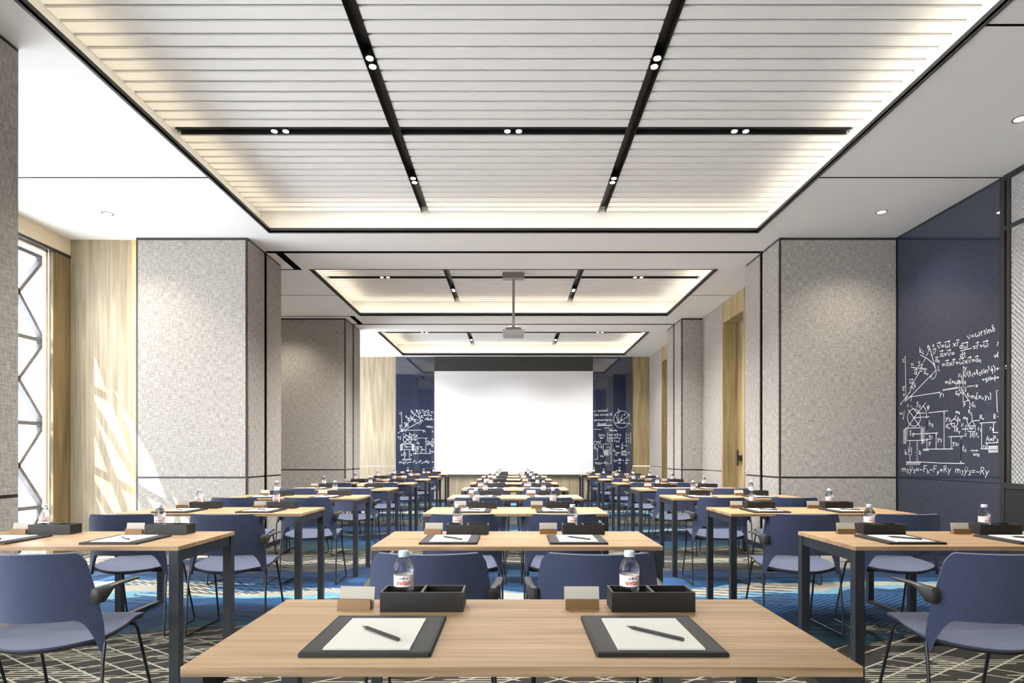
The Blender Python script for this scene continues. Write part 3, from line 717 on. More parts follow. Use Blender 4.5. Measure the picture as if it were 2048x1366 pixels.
def chalk_main():
    """the big formula drawing, traced in photograph pixels on the near right wall"""
    S = []
    A = lambda *p: [(1796 + p[i] / 9.57, 640 + p[i + 1] / 9.57) for i in range(0, len(p), 2)]
    B = lambda *p: [(1796 + p[i] / 6.83, 760 + p[i + 1] / 6.83) for i in range(0, len(p), 2)]
    def ta(s, x, y, h, ang=0): chalk_text(S, s, 1796 + x / 9.57, 640 + y / 9.57, h / 9.57, ang)
    def tb(s, x, y, h, ang=0): chalk_text(S, s, 1796 + x / 6.83, 760 + y / 6.83, h / 6.83, ang)
    def ar(f, *p, L=2.4):
        q = f(*p); S.append(q); arrow_head(S, q[-2], q[-1], L)
    # formulas at the top
    ta('v=wrsinD', 1375, 375, 120, 17.5)
    ta('~v=~w x~r', 795, 552, 115, 8.5)
    ta('~a=~v=', 840, 705, 115, 6); ta('d~w', 1215, 550, 110, 5); S.append(A(1230, 592, 1440, 538)); ta('dt', 1220, 715, 105, 3)
    ta('x~r+~w', 1475, 560, 115, 10); S.append(A(1935, 420, 1955, 440, 1930, 490))
    ta('=~qx~r+~wx~v=~a_t', 880, 895, 110, 8); ta('+', 1870, 735, 130, 6); S.append(A(1935, 700, 1950, 610)); S.append(A(1925, 650, 1955, 712))
    # axes and path
    ar(A, 180, 1540, 165, 690); ta('z', 110, 805, 90)
    S.append(A(280, 905, 760, 955)); ta('n', 285, 880, 90); ta('S_2', 412, 885, 95); ta('L', 795, 970, 95)
    S.append(A(455, 672, 560, 720, 640, 780, 710, 850, 745, 920, 765, 985, 755, 1060, 725, 1110, 680, 1135))
    ta('k_L', 440, 630, 110); ar(A, 760, 955, 715, 820); ar(A, 715, 820, 670, 650); S.append(A(670, 650, 625, 495)); ta('t', 590, 555, 80); ta('O', 690, 525, 70)
    ta('~v', 700, 655, 100); ta('~a_t', 745, 800, 90); ta('r', 650, 1120, 80); ta('~a_n', 525, 1035, 90)
    for a, b in (((560, 720), (520, 800)), ((505, 830), (480, 880)), ((570, 680), (605, 630)), ((610, 600), (635, 550))): S.append(A(*a, *b))
    ar(A, 255, 1310, 330, 1180); ar(A, 330, 1180, 435, 1000); S.append(A(435, 1000, 480, 890)); ar(A, 760, 955, 570, 935, L=2.0)
    ta('~q', 340, 1045, 100); ta('~w', 250, 1215, 80); ar(A, 190, 1540, 755, 965); S.append([(p[0], p[1]) for p in A(445, 980, 480, 985, 505, 940)])
    # left origin
    S.append(B(180, 170, 235, 30)); ar(B, 125, 240, 180, 165, L=1.8); ar(B, 125, 240, 50, 338); ar(B, 125, 240, 595, 168); tb('y_1', 590, 215, 70)
    tb('O', 90, 225, 45); tb('~k', 85, 145, 55); tb('~e', 140, 140, 50) if 'e' in G else None; tb('~j', 195, 285, 45) if 'j' in G else tb('~i', 195, 285, 55)
    tb('~r', 115, 300, 50); S.append(B(190, 95, 215, 100, 235, 130)); tb('D', 235, 105, 60)
    # right pendulum
    ar(A, 1275, 1270, 1285, 885); ta('y', 1305, 955, 90); ar(A, 885, 1335, 1150, 1290, 1500, 1260)
    for d in (6, 12, 18): S.append(A(885, 1335 + d, 1430, 1252 + d))
    ta('x', 1520, 1285, 90); ta('m_2[x_2,y_2]', 940, 1215, 75, 4); ta('N_2', 1185, 1095, 75); ta('O', 1300, 1230, 75)
    S.append(A(1145, 1290, 1145, 1215, 1270, 1200, 1275, 1275)); ar(A, 1205, 1290, 1200, 1140, L=1.8)
    ta('"v(l_1+l_2sin^2f)+f^2sin', 1305, 1100, 105, 12); ta('+gsinf=', 1650, 1170, 85, 8)
    ar(B, 862, 90, 862, 155, L=1.8); S.append(B(870, 95, 1005, 305)); ar(B, 1005, 305, 1003, 390)
    for k in range(9): S.append(B(912, 130 + k * 21, 912, 140 + k * 21))
    ar(B, 920, 300, 985, 278, L=1.6); tb('p', 920, 345, 55); tb('G_1', 1028, 365, 62); tb('G_2', 808, 205, 55); tb('A_2', 868, 190, 48); tb('S', 935, 160, 42); tb('l_1', 970, 225, 50)
    tb('m_1[x_1,y_1]', 1020, 250, 70, -1)
    S.append(B(1392, 142, 1368, 142, 1380, 435, 1395, 437))
    # wheel and block
    S.append([q for q in circle(1796 + 238 / 6.83, 760 + 513 / 6.83, 89 / 6.83, 119 / 6.83)]); S.append(circle(1796 + 240 / 6.83, 760 + 518 / 6.83, 1.4, 1.6, 10)); S.append(circle(1796 + 287 / 6.83, 760 + 452 / 6.83, 1.4, 1.6, 10))
    S.append(B(175, 430, 240, 518, 325, 645)); S.append(B(150, 655, 180, 605, 240, 518, 287, 452, 400, 310)); S.append(B(195, 350, 235, 400, 287, 452))
    ar(B, 175, 430, 160, 405, L=1.5); ar(B, 235, 400, 190, 350, L=1.5); tb('c', 145, 365, 50); tb('S_3', 272, 365, 65); tb('Y', 415, 410, 62); tb('w', 45, 470, 45); ar(B, 108, 425, 88, 540)
    S.append(B(295, 452, 390, 450)); S.append(B(250, 515, 450, 500)); ar(B, 410, 500, 408, 430, 395, 395, 365, 358, L=1.8)
    S.append(B(140, 660, 330, 652, 335, 825, 140, 828, 148, 655))
    for k in range(9):
        S.append(B(128, 660 + k * 24, 92, 690 + k * 22)); S.append(B(385, 640 + k * 26, 350, 670 + k * 24))
    S.append(B(130, 645, 120, 875)); S.append(B(345, 628, 345, 875))
    tb('S_2', 175, 755, 65); S.append(circle(1796 + 232 / 6.83, 760 + 738 / 6.83, 1.5, 1.7, 10)); S.append(B(245, 740, 565, 722)); S.append(B(335, 825, 470, 808))
    ar(B, 415, 715, 412, 505); ar(B, 412, 505, 415, 718); ar(B, 415, 800, 415, 735, L=1.8); ar(B, 415, 735, 415, 810, L=1.8); ar(B, 415, 940, 415, 818, L=1.8)
    tb('h_2', 445, 625, 70); tb('h_1', 447, 790, 58); tb('y', 440, 880, 62); tb('y_2', 562, 830, 62); ar(B, 541, 938, 543, 730)
    S.append(B(365, 945, 775, 942)); ar(B, 651, 940, 651, 435, L=3.0); S.append(B(440, 447, 705, 420)); tb('y_3', 675, 548, 68)
    for k in range(5): S.append(B(375 + k * 16, 948, 365 + k * 16, 968))
    S.append(B(180, 832, 180, 980)); S.append(B(162, 920, 162, 1020, 203, 1022, 203, 920)); S.append(B(182, 1022, 182, 1115)); S.append(B(174, 975, 188, 975))
    S.append(B(*[v for k in range(15) for v in ((282 + (0 if k in (0, 14) else (14 if k % 2 else -14))), 830 + k * 20)]))
    tb('b', 115, 1020, 68); tb('k', 312, 1020, 60)
    S.append(B(130, 1118, 330, 1120, 600, 1135, 930, 1140))
    for k in range(11): S.append(B(148 + k * 18, 1122, 132 + k * 18, 1158))
    ar(B, 885, 780, 880, 1135, L=3.4); ar(B, 880, 1135, 885, 775, L=3.4); tb('l_0', 905, 970, 75); S.append(B(712, 775, 920, 766)); ar(B, 748, 775, 748, 938); tb('y_S_t', 768, 885, 66)
    # small free bodies
    S.append(circle(1796 + 792 / 6.83, 760 + 588 / 6.83, 47 / 6.83, 54 / 6.83, 20)); S.append(B(790, 530, 815, 485)); ar(B, 795, 590, 712, 605, L=1.8); ar(B, 795, 590, 795, 705, L=1.8)
    tb('m_3', 812, 455, 50); tb('S_3', 830, 555, 50); tb('R_x', 680, 655, 50); tb('R_y', 815, 710, 58)
    S.append(B(975, 625, 1035, 560, 1078, 625, 1078, 705, 978, 700, 975, 625, 1078, 628)); ar(B, 1035, 560, 1033, 475, L=1.8); ar(B, 1035, 560, 1135, 552, L=1.8)
    ar(B, 980, 668, 895, 672, L=1.8); S.append(B(960, 610, 940, 660, 945, 705)); ar(B, 1012, 700, 1012, 785, L=1.8); ar(B, 1062, 700, 1062, 790, L=1.8); S.append(B(960, 555, 980, 600))
    tb('m_2', 918, 535, 52); tb('R_y', 985, 455, 48); tb('R_x', 1143, 530, 52); tb('N', 888, 640, 52); tb('M', 935, 770, 45) if 'M' in G else tb('N', 935, 770, 45); tb('S', 1030, 765, 42); tb('F_p', 1085, 770, 45); tb('k_2S', 1000, 668, 40)
    # stepped shaft at the right edge
    S.append(B(1140, 588, 1360, 576)); ar(B, 1165, 938, 1165, 590); tb('r_1', 1115, 690, 62); ar(B, 1330, 720, 1330, 585); tb('r_3', 1280, 680, 58); S.append(B(1320, 720, 1392, 716)); tb('B', 1330, 525, 62); S.append(B(1385, 500, 1392, 500))
    tb('A=P_2', 1228, 835, 72); S.append(B(1215, 860, 1380, 856)); ar(B, 1240, 935, 1240, 868, L=2); tb('r_2', 1185, 925, 52); S.append(B(1155, 940, 1390, 945)); S.append(B(1262, 905, 1385, 902)); S.append(B(1265, 988, 1385, 985, 1385, 902)); S.append(B(1262, 905, 1265, 988))
    for k in range(9): S.append(B(1275 + k * 12, 906, 1270 + k * 12, 944)); S.append(B(1275 + k * 12, 960, 1272 + k * 12, 985))
    ar(B, 1018, 964, 1118, 964, L=3); tb('w_1_2', 1052, 1030, 55)
    # bottom line
    tb('m_2"y_2=-F_b-F_p+Ry', 75, 1248, 84, -1); tb('m_3"y_3=-Ry', 808, 1265, 98, -4)
    S.append(B(1392, 1218 - 240, 1380, 1010 - 30))
    return S

def ribbon_mesh(name, strokes, put, width):
    """flat ribbons along the strokes; put maps (u, v) metres to a 3d point"""
    mb = MB()
    for st in strokes:
        P = [Vector(p) for p in st]
        if len(P) < 2: continue
        L, R = [], []
        for i, p in enumerate(P):
            d = (P[min(i + 1, len(P) - 1)] - P[max(i - 1, 0)])
            if d.length < 1e-6: d = Vector((1, 0))
            d.normalize(); n = Vector((-d.y, d.x)) * width * 0.5
            e = d * width * 0.3 if i in (0, len(P) - 1) else Vector((0, 0))
            if i == 0: e = -e
            L.append(p + n + e); R.append(p - n + e)
        vs = [put(q) for q in L] + [put(q) for q in R]; k = len(P)
        mb.add(vs, [(i, i + 1, k + i + 1, k + i) for i in range(k - 1)])
    return mb.mesh(name, M['chalk'])

def to_wall(px, py):           # photograph pixel on the near right wall -> metres on the panel
    Y = X_RW * F_PX / (px - CX)
    return (7.04 - Y, H_CAM + (CY - py) * Y / F_PX)
main_uv = [[to_wall(*p) for p in st] for st in chalk_main()]

gp = empty('chalk_panel', (X_RW - 0.001, 6.3, 0))
MB().box(-0.014, -0.002, -0.745, 0.72, 0.0, DADO - 0.005).build('glass_sheet', M['glass_blue'], gp)
MB().box(-0.014, -0.002, -0.745, 0.72, DADO + 0.002, ZC - 0.02).build('glass_sheet', M['glass_blue'], gp)
MB().box(-0.016, 0.0, 0.72, 0.738, 0.0, ZC).build('edge_trim', M['black'], gp)
MB().box(-0.018, 0.0, -0.745, 0.738, ZC - 0.02, ZC).build('edge_trim', M['black'], gp)
link('chalk_writing', ribbon_mesh('chalk_writing', [s for s in main_uv], lambda q: (-0.0155, 0.74 - q.x, q.y), 0.006), gp)
for _o in bpy.data.objects:
    if _o.name.startswith('chalk_writing'): _o['kind'] = 'stuff'
tag(gp, 'tall blue glass panel with white chalk formulas on near right wall', 'chalkboard', 'blue glass chalk panels')

gl_ = empty('chalk_panel', (-3.01, Y_FAR - 0.019, 0))
MB().box(0.0, 0.985, -0.014, -0.002, 0.05, ZC).build('glass_sheet', M['glass_blue'], gl_)
link('chalk_writing', ribbon_mesh('chalk_writing', [s for s in main_uv if max(p[0] for p in s) < 0.975], lambda q: (q.x, -0.0155, q.y), 0.0065), gl_)
gl_.children[-1]['kind'] = 'stuff'
tag(gl_, 'blue glass panel with chalk diagram left of the white screen', 'chalkboard', 'blue glass chalk panels')

S = []
def tr(s, x, y, h, ang=0): chalk_text(S, s, x, y, h, ang)
kx = 1.02 / 79.0                           # metres per pixel of the traced far right panel (10.12 zoom)
tr('xr vwrsinD', 2, 19, 5.0, 2); tr('=dw xr+wx dr', 2, 27, 5, 2); tr('axr+wxv=a_t+a_n', 2, 37, 4.6, 1)
S.append([(8, 46), (38, 45.2)]); S.append([(8, 46.6), (38, 45.8)]); tr('(l_1+sinf)', 10, 44.6, 4); S.append([(1, 53.8), (16, 53.8)]); S.append([(22, 51.5), (32, 50)])
S.append(circle(57, 34, 15.5, 17.2, 30))
for q in ((45, 24), (50, 18.5), (59, 25), (70, 27), (76, 42)): S.append([(51, 41.5), q])
tr('m_1', 45, 42, 4); tr('D', 56, 37, 4.5); tr('f', 61, 41, 4); tr('A', 71, 26, 4); tr('O', 50, 16, 3.6); tr('B', 62, 26, 3.5); tr('P', 53, 21, 4); tr('x', 74, 46, 3.6)
tr('l_1l_2+x_1', 33, 57, 5, -1); tr('y_1+x_2', 12, 66, 4.6, -4); tr('G_1m', 14, 72, 4)
S.append([(31, 61), (29.5, 61), (29.5, 77), (31, 77)]); S.append([(66, 61), (66, 81)]); S.append([(73.5, 60.5), (75, 60.5), (75, 81.5), (73.5, 81.5)])
for r_ in range(3): tr(('s_1x_1 -m k s_3', 'p_2k_1 +l 0 s_1', 'r_1 0  1 x y')[r_], 32, 66 + r_ * 6.4, 4.2); tr('sa'[r_ % 2], 70, 66 + r_ * 6.4, 4)
S.append([(21, 83), (36.5, 82.5), (36.5, 122.5), (31, 122.5)]); S.append([(21, 83), (21, 102)]); S.append([(23, 95), (31, 94.5), (31, 106), (23, 106), (23, 95)]); S.append([(28, 90), (34, 90), (34, 103), (36.5, 103)])
for k in range(5): S.append([(24 + k * 1.4, 96), (23.6 + k * 1.4, 105)])
S.append([(2, 92.5), (10, 92.5)]); S.append([(2, 113.5), (10, 113.5)]); S.append([(9, 92.5), (9, 113.5)]); arrow_head(S, (9, 100), (9, 94), 2); arrow_head(S, (9, 105), (9, 112), 2)
for cx_, cy_ in ((5, 81), (14, 86)): S.append(circle(cx_, cy_, 3.4, 3.8, 14))
tr('m_3S', 9, 80, 4); tr('R_y', 3, 91, 4); tr('N', 17, 92, 4); tr('w_1_2', 15, 108, 4); tr('x_1=', 46, 89, 4.6); S.append([(56, 86.5), (63, 86.5)]); tr('l', 58, 85, 4); tr('cy', 56, 92, 4.2); tr('-x', 64, 88, 4)
tr('y_2=', 46, 102, 4.8); S.append([(56, 99.5), (69, 99.5)]); tr('r_3+f', 57, 98.5, 4); tr('S(my)', 56, 105.5, 4.4); tr('-p', 69, 101, 4)
tr('k_1=', 42, 118, 4.8); S.append([(50, 116), (58, 116)]); tr('my', 51, 115, 4); tr('cx', 51, 122, 4); tr('+', 60, 117, 4); S.append([(64, 116), (73, 116)]); tr('f_2', 66, 115, 4); tr('sin', 64, 122, 4); tr('R_3', 41, 98, 4); tr('N_2', 44, 106, 4)
tr('m_3y_3=-Ry', 5, 122.5, 5.2, -1)
z_of = lambda py: H_CAM + (CY - (805 + py)) * Y_FAR / F_PX
uvR = [[(p[0] * kx, z_of(p[1])) for p in s] for s in S]
gr_ = empty('chalk_panel', (2.027, Y_FAR - 0.019, 0))
MB().box(0.0, 1.015, -0.014, -0.002, 0.05, ZC).build('glass_sheet', M['glass_blue'], gr_)
link('chalk_writing', ribbon_mesh('chalk_writing', uvR, lambda q: (q.x, -0.0155, q.y), 0.0065), gr_)
gr_.children[-1]['kind'] = 'stuff'
tag(gr_, 'blue glass panel with chalk circle and formulas right of the screen', 'chalkboard', 'blue glass chalk panels')

# ---------------------------------------------------------------- tables
COLS = [('left', -2.14, -2.156, -2.14), ('middle', 0.016, 0.0, 0.0), ('right', 2.17, 2.17, 2.135)]   # table x, chair x, items x
ORD = ['first', 'second', 'third', 'fourth', 'fifth', 'sixth', 'seventh', 'eighth', 'ninth']
def make_table():
    e = empty('conference_table')
    hw, hd = T_W / 2, T_D / 2
    top = MB()
    top.bbox(-hw, hw, -hd, hd, T_H - 0.019, T_H, 0.0015)
    o = top.build('tabletop', [M['wood_table'], M['wood_edge']], e)
    for p in o.data.polygons: p.material_index = 0 if p.normal.z > 0.5 else 1
    leg = MB().box(-0.021, 0.021, -0.021, 0.021, 0.0, T_H - 0.019).mesh('leg', M['table_metal'])
    for sx in (-1, 1):
        for sy in (-1, 1): link('leg', leg, e, (sx * (hw - 0.022), sy * (hd - 0.022), 0))
        MB().box(-0.012, 0.012, -hd + 0.043, hd - 0.043, T_H - 0.069, T_H - 0.019).build('apron', M['table_metal'], e, loc=(sx * (hw - 0.018), 0, 0))
    MB().box(-hw + 0.043, hw - 0.043, hd - 0.07, hd - 0.045, T_H - 0.06, T_H - 0.019).build('rear_rail', M['table_metal'], e)
    return e
T0 = make_table()
rail_me = MB().box(-0.018, 0.018, -T_D / 2 + 0.043, T_D / 2 - 0.043, 0.0, 0.026).mesh('floor_rail', M['table_metal'])
tables = {}
first = True
for ci, (cn, tx, chx, ix) in enumerate(COLS):
    for r_ in range(1, 10):
        if r_ == 1 and cn != 'middle': continue
        t = T0 if first else copy_tree(T0); first = False
        t.location = (tx, ROW1 + PITCH * (r_ - 1) + T_D / 2, 0)
        tables[(cn, r_)] = t
        row = r_ if cn == 'middle' else r_ - 1
        tag(t, f'oak-topped table with charcoal steel legs, {ORD[row - 1]} from the camera in the {cn} column', 'table', 'conference tables in three columns')

for (cn, r_), t in tables.items():
    if cn != 'middle': link('floor_rail', rail_me, t, ((-1 if cn == 'left' else 1) * (T_W / 2 - 0.022), 0, 0))

# ---------------------------------------------------------------- chairs
def make_chair():
    e = empty('conference_chair')
    # backrest shell with tapering uprights
    def wz(z):
        pts = [(0.39, 0.250), (0.44, 0.250), (0.50, 0.247), (0.56, 0.242), (0.64, 0.233), (0.72, 0.222), (0.79, 0.209)]
        for (a, p), (b, q) in zip(pts, pts[1:]):
            if z <= b: return p + (q - p) * max(0, (z - a)) / (b - a)
        return pts[-1][1]
    us = [-1, -.985, -.96, -.94, -.915, -.89, -.86, -.825, -.79, -.75, -.70, -.6, -.45, -.3, -.15, 0]
    us = us + [-u for u in reversed(us[:-1])]
    nv = 12; grid = []
    for u in us:
        au = abs(u)
        t = max(0.0, min(1.0, (au - 0.70) / 0.25)); zb = 0.527 - 0.137 * t ** 1.9
        zt = 0.787 - (0.036 * ((au - 0.89) / 0.11) ** 2.4 if au > 0.89 else 0.0)
        col = []
        for k in range(nv + 1):
            z = zb + (zt - zb) * k / nv
            x = u * wz(z)
            y = -0.052 + 0.098 * (x / 0.25) ** 2 - 0.035 * max(0, (z - 0.5)) / 0.28
            col.append((x, y, z))
        grid.append(col)
    mb = MB(); nu = len(us); th = 0.017
    front = [p for c in grid for p in c]
    def nrm(p): 
        d = Vector((-0.098 * 2 * p[0] / 0.0625, 1.0, 0.1)).normalized(); return d
    back = [tuple(Vector(p) + nrm(p) * th) for p in front]
    vs = front + back; off = len(front); fs = []
    idx = lambda i, k: i * (nv + 1) + k
    for i in range(nu - 1):
        for k in range(nv):
            a, b, c, d = idx(i, k), idx(i + 1, k), idx(i + 1, k + 1), idx(i, k + 1)
            fs += [(a, b, c, d), (off + d, off + c, off + b, off + a)]
    border = [idx(i, 0) for i in range(nu)] + [idx(nu - 1, k) for k in range(1, nv + 1)] + [idx(i, nv) for i in range(nu - 2, -1, -1)] + [idx(0, k) for k in range(nv - 1, 0, -1)]
    for a, b in zip(border, border[1:] + border[:1]): fs.append((b, a, off + a, off + b))
    mb.add(vs, fs); mb.build('backrest', M['chair'], e, 'auto')
    # seat
    sb = MB(); ns, nt_ = 16, 10; topv = []
    for i in range(ns + 1):
        s = -1 + 2 * i / ns
        yr = -0.055 + 0.11 * s * s; yf = 0.37 - 0.02 * s * s - (0.012 * ((abs(s) - .85) / .15) ** 2 if abs(s) > .85 else 0)
        for k in range(nt_ + 1):
            t = k / nt_; y = yr + (yf - yr) * t
            x = s * (0.222 + 0.018 * math.sin(PI * min(1, t + 0.25)))
            z = 0.448 - 0.018 * (1 - s * s) * (1 - t * 0.7) + 0.026 * t - 0.006 * max(0, t - 0.85) / 0.15
            topv.append((x, y, z))
    def layer(za, zb, k, name, mat):
        up = [(x * k, y, z - za) for x, y, z in topv]; bot = [(x * k * 0.985, y + (0.004 if y < 0.1 else -0.004), z - zb) for x, y, z in topv]
        o2 = len(up); fs = []; ix2 = lambda i, k_: i * (nt_ + 1) + k_
        for i in range(ns):
            for q in range(nt_):
                a, b, c, d = ix2(i, q), ix2(i + 1, q), ix2(i + 1, q + 1), ix2(i, q + 1)
                fs += [(a, b, c, d), (o2 + d, o2 + c, o2 + b, o2 + a)]
        border = [ix2(i, 0) for i in range(ns + 1)] + [ix2(ns, q) for q in range(1, nt_ + 1)] + [ix2(i, nt_) for i in range(ns - 1, -1, -1)] + [ix2(0, q) for q in range(nt_ - 1, 0, -1)]
        for a, b in zip(border, border[1:] + border[:1]): fs.append((b, a, o2 + a, o2 + b))
        MB().add(up + bot, fs).build(name, mat, e, 'auto')
    layer(0.0, 0.010, 1.0, 'seat', M['chair'])
    layer(0.0102, 0.020, 0.99, 'seat_shell', M['arm'])
    # rod frame, one sled loop per side, plus a bar under the seat
    for s in (-1, 1):
        P = [(.246, .05, .43), (.248, .035, .36), (.252, .006, .03), (.252, .004, .014), (.251, .014, .008), (.236, .39, .008), (.235, .402, .013), (.234, .404, .028),
             (.216, .302, .41), (.212, .292, .432), (.20, .285, .436), (.14, .275, .430)]
        MB().tube([(s * a, b, c) for a, b, c in P], 0.0066, 7).build('leg_frame', M['rod'], e, 'auto')
    MB().tube([(-.15, .275, .430), (.15, .275, .430)], 0.0066, 7).tube([(-.235, .06, .425), (-.2, .075, .410), (.2, .075, .410), (.235, .06, .425)], 0.0066, 7).build('seat_support', M['rod'], e, 'auto')
    # armrests
    for s in (-1, 1):
        a = MB()
        def sec(y, cx, cz, hx, hz):
            k = 0.55
            return [(s * (cx + a_ * hx), y, cz + b_ * hz) for a_, b_ in ((-k, -1), (k, -1), (1, -k), (1, k), (k, 1), (-k, 1), (-1, k), (-1, -k))]
        a.loft([sec(-0.004, .240, .618, .013, .022), sec(0.002, .241, .618, .019, .030), sec(.035, .246, .619, .019, .031), sec(.052, .250, .628, .017, .022), sec(.068, .253, .639, .0155, .012),
                sec(.10, .257, .645, .015, .0065), sec(.20, .262, .645, .0145, .0055), sec(.225, .262, .643, .012, .0045)])
        a.build('armrest', M['arm'], e, 'auto')
    return e
C0 = make_chair(); first = True
for cn, tx, chx, ix in COLS:
    for r_ in range(2, 10):
        for s, sn in ((-1, 'left'), (1, 'right')):
            c = C0 if first else copy_tree(C0); first = False
            c.location = (chx + s * 0.32, ROW1 + PITCH * (r_ - 1) - 0.385, 0)
            row = r_ if cn == 'middle' else r_ - 1
            tag(c, f'navy upholstered wire-legged armchair, {sn} seat of {ORD[row - 1]} {cn}-column table', 'chair', 'navy chairs at the tables')

# ---------------------------------------------------------------- table-top things (built once, copied for every seat)
def make_pad():
    e = empty('desk_pad')
    MB().bbox(-0.133, 0.133, -0.143, 0.143, 0.0, 0.009, 0.0035).build('leather_board', M['leather'], e, 'auto')
    st = MB()
    n = 46
    for k in range(n):
        x = -0.127 + 0.254 * k / (n - 1)
        for y in (-0.1355, 0.1355): st.box(x - 0.0019, x + 0.0019, y - 0.0012, y + 0.0012, 0.0088, 0.0096)
    o = st.build('stitching', M['stitch'], e); o['kind'] = 'stuff'
    MB().box(-0.1275, -0.1262, -0.133, 0.133, 0.0088, 0.0094).build('edge_crease', M['stitch'], e)
    MB().box(0.1262, 0.1275, -0.133, 0.133, 0.0088, 0.0094).build('edge_crease', M['stitch'], e)
    return e
def make_paper():
    me = MB().box(-0.0878, 0.0878, -0.1145, 0.1145, 0.0, 0.0035).mesh('note_paper', M['paper'])
    return link('note_paper', me)
def make_pen():
    e = empty('pen')
    MB().tube([(0.0, 0, 0), (0.120, 0, 0)], 0.0042, 6).build('barrel', M['pen'], e)
    p = MB(); n = 6
    p.loft([[(-x, r * math.cos(2 * PI * k / n), r * math.sin(2 * PI * k / n)) for k in range(n)] for x, r in ((0.0, .0042), (0.015, .0014))])
    p.loft([[(-x, r * math.cos(2 * PI * k / n), r * math.sin(2 * PI * k / n)) for k in range(n)] for x, r in ((0.015, .0013), (0.021, .0004))])
    p.build('tip', M['pen'], e)
    MB().tube([(0.120, 0, 0), (0.123, 0, 0)], 0.0036, 6).build('end_cap', M['box_rim'], e)
    return e
def make_box():
    e = empty('organiser_box')
    w_, d_, h_, t_ = 0.1073, 0.0435, 0.05, 0.0055
    b = MB()
    b.box(-w_, w_, -d_, d_, 0, 0.004)
    b.box(-w_, w_, -d_, -d_ + t_, 0.004, h_); b.box(-w_, w_, d_ - t_, d_, 0.004, h_)
    b.box(-w_, -w_ + t_, -d_ + t_, d_ - t_, 0.004, h_); b.box(w_ - t_, w_, -d_ + t_, d_ - t_, 0.004, h_)
    b.build('tray', M['box'], e)
    MB().box(-0.0035, 0.0035, -d_ + t_, d_ - t_, 0.004, h_).build('divider', M['box'], e)
    r = MB()
    r.box(-w_, w_, -d_, -d_ + 0.003, h_, h_ + 0.0012); r.box(-w_, w_, d_ - 0.003, d_, h_, h_ + 0.0012)
    r.box(-w_, -w_ + 0.005, -d_ + 0.003, d_ - 0.003, h_, h_ + 0.0012); r.box(w_ - 0.005, w_, -d_ + 0.003, d_ - 0.003, h_, h_ + 0.0012)
    r.box(-0.0033, 0.0033, -d_ + 0.003, d_ - 0.003, h_, h_ + 0.0012)
    r.build('rim', M['box_rim'], e)
    return e
def make_holder():
    e = empty('card_holder')
    MB().loft([[(-.044, -.013, 0), (.044, -.013, 0), (.044, .013, 0), (-.044, .013, 0)],
               [(-.0435, -.010, .026), (.0435, -.010, .026), (.0435, -.003, .026), (-.0435, -.003, .026)]]).build('front_block', M['bronze'], e)
    MB().box(-.044, .044, .0135, .018, 0, .012).box(-.044, .044, .0, .016, 0, .003).build('back_foot', M['bronze'], e)
    return e
def make_card():
    me = MB().loft([[(-.046, .0, 0), (.046, .0, 0), (.046, .0018, 0), (-.046, .0018, 0)],
                    [(-.046, .010, .0525), (.046, .010, .0525), (.046, .0118, .0525), (-.046, .0118, .0525)]]).mesh('name_card', M['card'])
    return link('name_card', me)
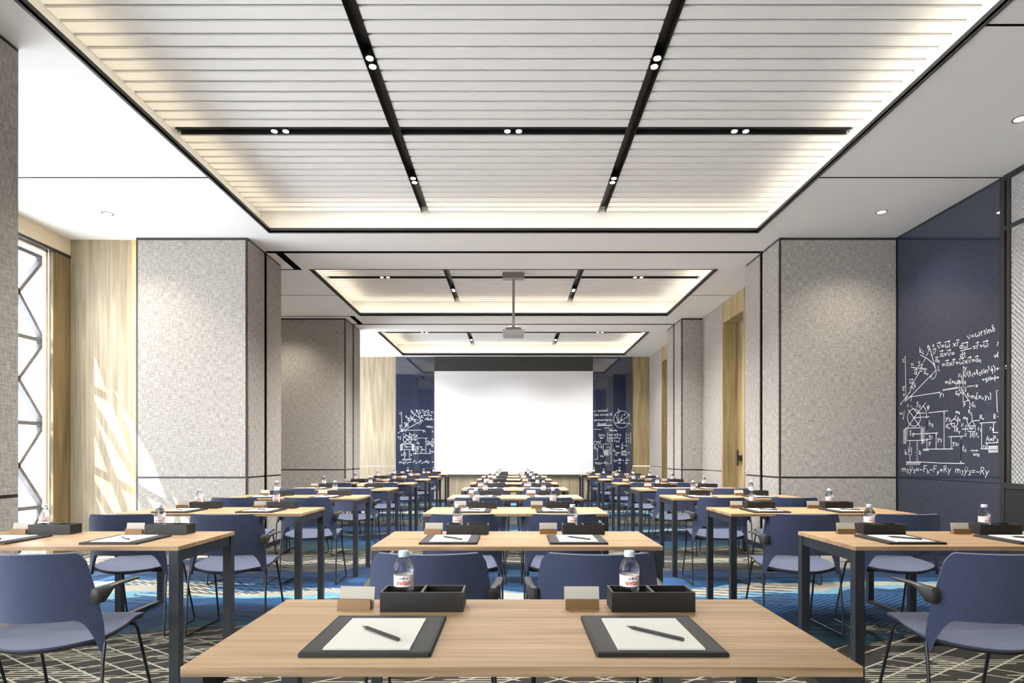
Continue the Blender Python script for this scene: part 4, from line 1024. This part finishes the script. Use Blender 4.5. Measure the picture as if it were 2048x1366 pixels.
def make_bottle():
    e = empty('water_bottle')
    R = 0.0262
    prof = [(0.010, 0.001), (0.0205, 0.0015), (0.0225, 0.004), (0.0232, 0.012), (0.0232, 0.036), (0.0235, 0.041), (0.0255, 0.048), (0.0252, 0.053), (0.0250, 0.056),
            (0.0250, 0.086), (0.0256, 0.090), (R, 0.096), (R, 0.101), (0.0254, 0.105), (0.0236, 0.112), (0.0205, 0.119), (0.0165, 0.1245), (0.0135, 0.128), (0.0124, 0.131), (0.0124, 0.134), (0.013, 0.135), (0.008, 0.1355)]
    MB().lathe(prof, 28).build('body', M['bottle'], e, 'auto')
    cap = MB(); n = 30
    cap.lathe([(0.0132, 0.1345), (0.0138, 0.1355), (0.0138, 0.146), (0.0128, 0.1475), (0.004, 0.1478)], n)
    c = cap.build('cap', M['cap'], e, 'auto')
    MB().lathe([(0.0137, 0.1325), (0.0141, 0.1327), (0.0141, 0.1342), (0.0137, 0.1344)], n).build('tamper_ring', M['cap'], c, 'auto')
    # paper label sleeve, a thin band outside the body
    lb = MB(); r0, r1 = 0.0253, 0.0256; n = 40
    rings = [(r0, 0.0565), (r1, 0.0565), (r1, 0.0855), (r0, 0.0855)]
    vs = [(r * math.cos(2 * PI * k / n), r * math.sin(2 * PI * k / n), z) for r, z in rings for k in range(n)]
    fs = [(i * n + k, i * n + (k + 1) % n, ((i + 1) % 4) * n + (k + 1) % n, ((i + 1) % 4) * n + k) for i in range(4) for k in range(n)]
    lb.add(vs, fs); L = lb.build('label', M['label'], e, 'auto')
    # printing on the label
    AZ = math.radians(-90 + 10.5); RR = 0.0258
    def wrap(x, z): a = AZ + x / RR; return (RR * math.cos(a), RR * math.sin(a), z)
    cu = bpy.data.curves.new('txt', 'FONT'); cu.body = 'evian'; cu.size = 0.0205; cu.align_x = 'CENTER'; cu.offset = 0.00035; cu.resolution_u = 4
    to = bpy.data.objects.new('txt', cu); COL.objects.link(to)
    bpy.context.view_layer.update()
    dg = bpy.context.evaluated_depsgraph_get()
    tm = bpy.data.meshes.new_from_object(to.evaluated_get(dg))
    bm = bmesh.new(); bm.from_mesh(tm); bmesh.ops.triangulate(bm, faces=bm.faces)
    bmesh.ops.subdivide_edges(bm, edges=[q for q in bm.edges if q.calc_length() > 0.004], cuts=1)
    for v in bm.verts:
        v.co = wrap(v.co.x * 0.92, 0.0615 + v.co.y * 0.9)
    bm.to_mesh(tm); bm.free(); tm.materials.clear(); tm.materials.append(M['red'])
    bpy.data.objects.remove(to); bpy.data.curves.remove(cu)
    tm.name = 'lettering'; link('lettering', tm, L)
    mt = MB()
    for cx_, hw, hh in ((-0.0085, .0042, .0042), (0.0, .0052, .0062), (0.0085, .0042, .0042)):
        pts = [(cx_ - hw, 0), (cx_ - hw * .2, hh), (cx_ + hw * .25, hh * .75), (cx_ + hw, 0.0006), (cx_ + hw * .2, hh * .28), (cx_ - hw * .1, hh * .1)]
        mt.add([wrap(a, 0.0758 + b) for a, b in pts], [(0, 1, 2, 5), (2, 3, 4, 5)])
    mt.build('mountain_logo', M['navy'], L)
    return e

PROTO = dict(pad=make_pad(), paper=make_paper(), pen=make_pen(), box=make_box(), holder=make_holder(), card=make_card(), bottle=make_bottle())
used = set()
def place(kind, x, y, z, rz, label, cat, group):
    p = PROTO[kind]
    o = p if kind not in used else copy_tree(p)
    used.add(kind)
    o.location = (x, y, z); o.rotation_euler = (0, 0, rz)
    tag(o, label, cat, group)
for cn, tx, chx, ix in COLS:
    for r_ in range(1, 10):
        if r_ == 1 and cn != 'middle': continue
        yf = PITCH * (r_ - 1)
        row = r_ if cn == 'middle' else r_ - 1
        for s, sn in ((-1, 'left'), (1, 'right')):
            sx = ix + s * 0.298
            at = f'{sn} place of the {ORD[row - 1]} table, {cn} column'
            place('pad', sx, yf + 1.347, T_H, 0, f'black stitched leather desk pad, {at}', 'desk pad', 'leather desk pads')
            place('paper', sx + 0.001, yf + 1.334, T_H + 0.0095, 0, f'cream note paper on leather pad, {at}', 'paper', 'sheets of note paper')
            place('pen', sx - 0.029, yf + 1.353, T_H + 0.0095 + 0.0035 + 0.0042, math.radians(-45), f'black pen lying on note paper, {at}', 'pen', 'black pens')
            place('box', sx + 0.062, yf + 1.5975, T_H, 0, f'black two-compartment tray box, {at}', 'box', 'black organiser boxes')
            place('bottle', sx + 0.008, yf + 1.5975, T_H + 0.004, 0, f'small clear water bottle with pale cap, {at}', 'bottle', 'water bottles')
            hr = math.radians(0 if s > 0 else -4)
            place('holder', sx - 0.118, yf + 1.59, T_H, hr, f'bronze card holder beside black box, {at}', 'card holder', 'bronze card holders')
            place('card', sx - 0.118 + (0.003 if s < 0 else 0), yf + 1.592, T_H + 0.0032, hr, f'blank cream name card in bronze holder, {at}', 'card', 'name cards')
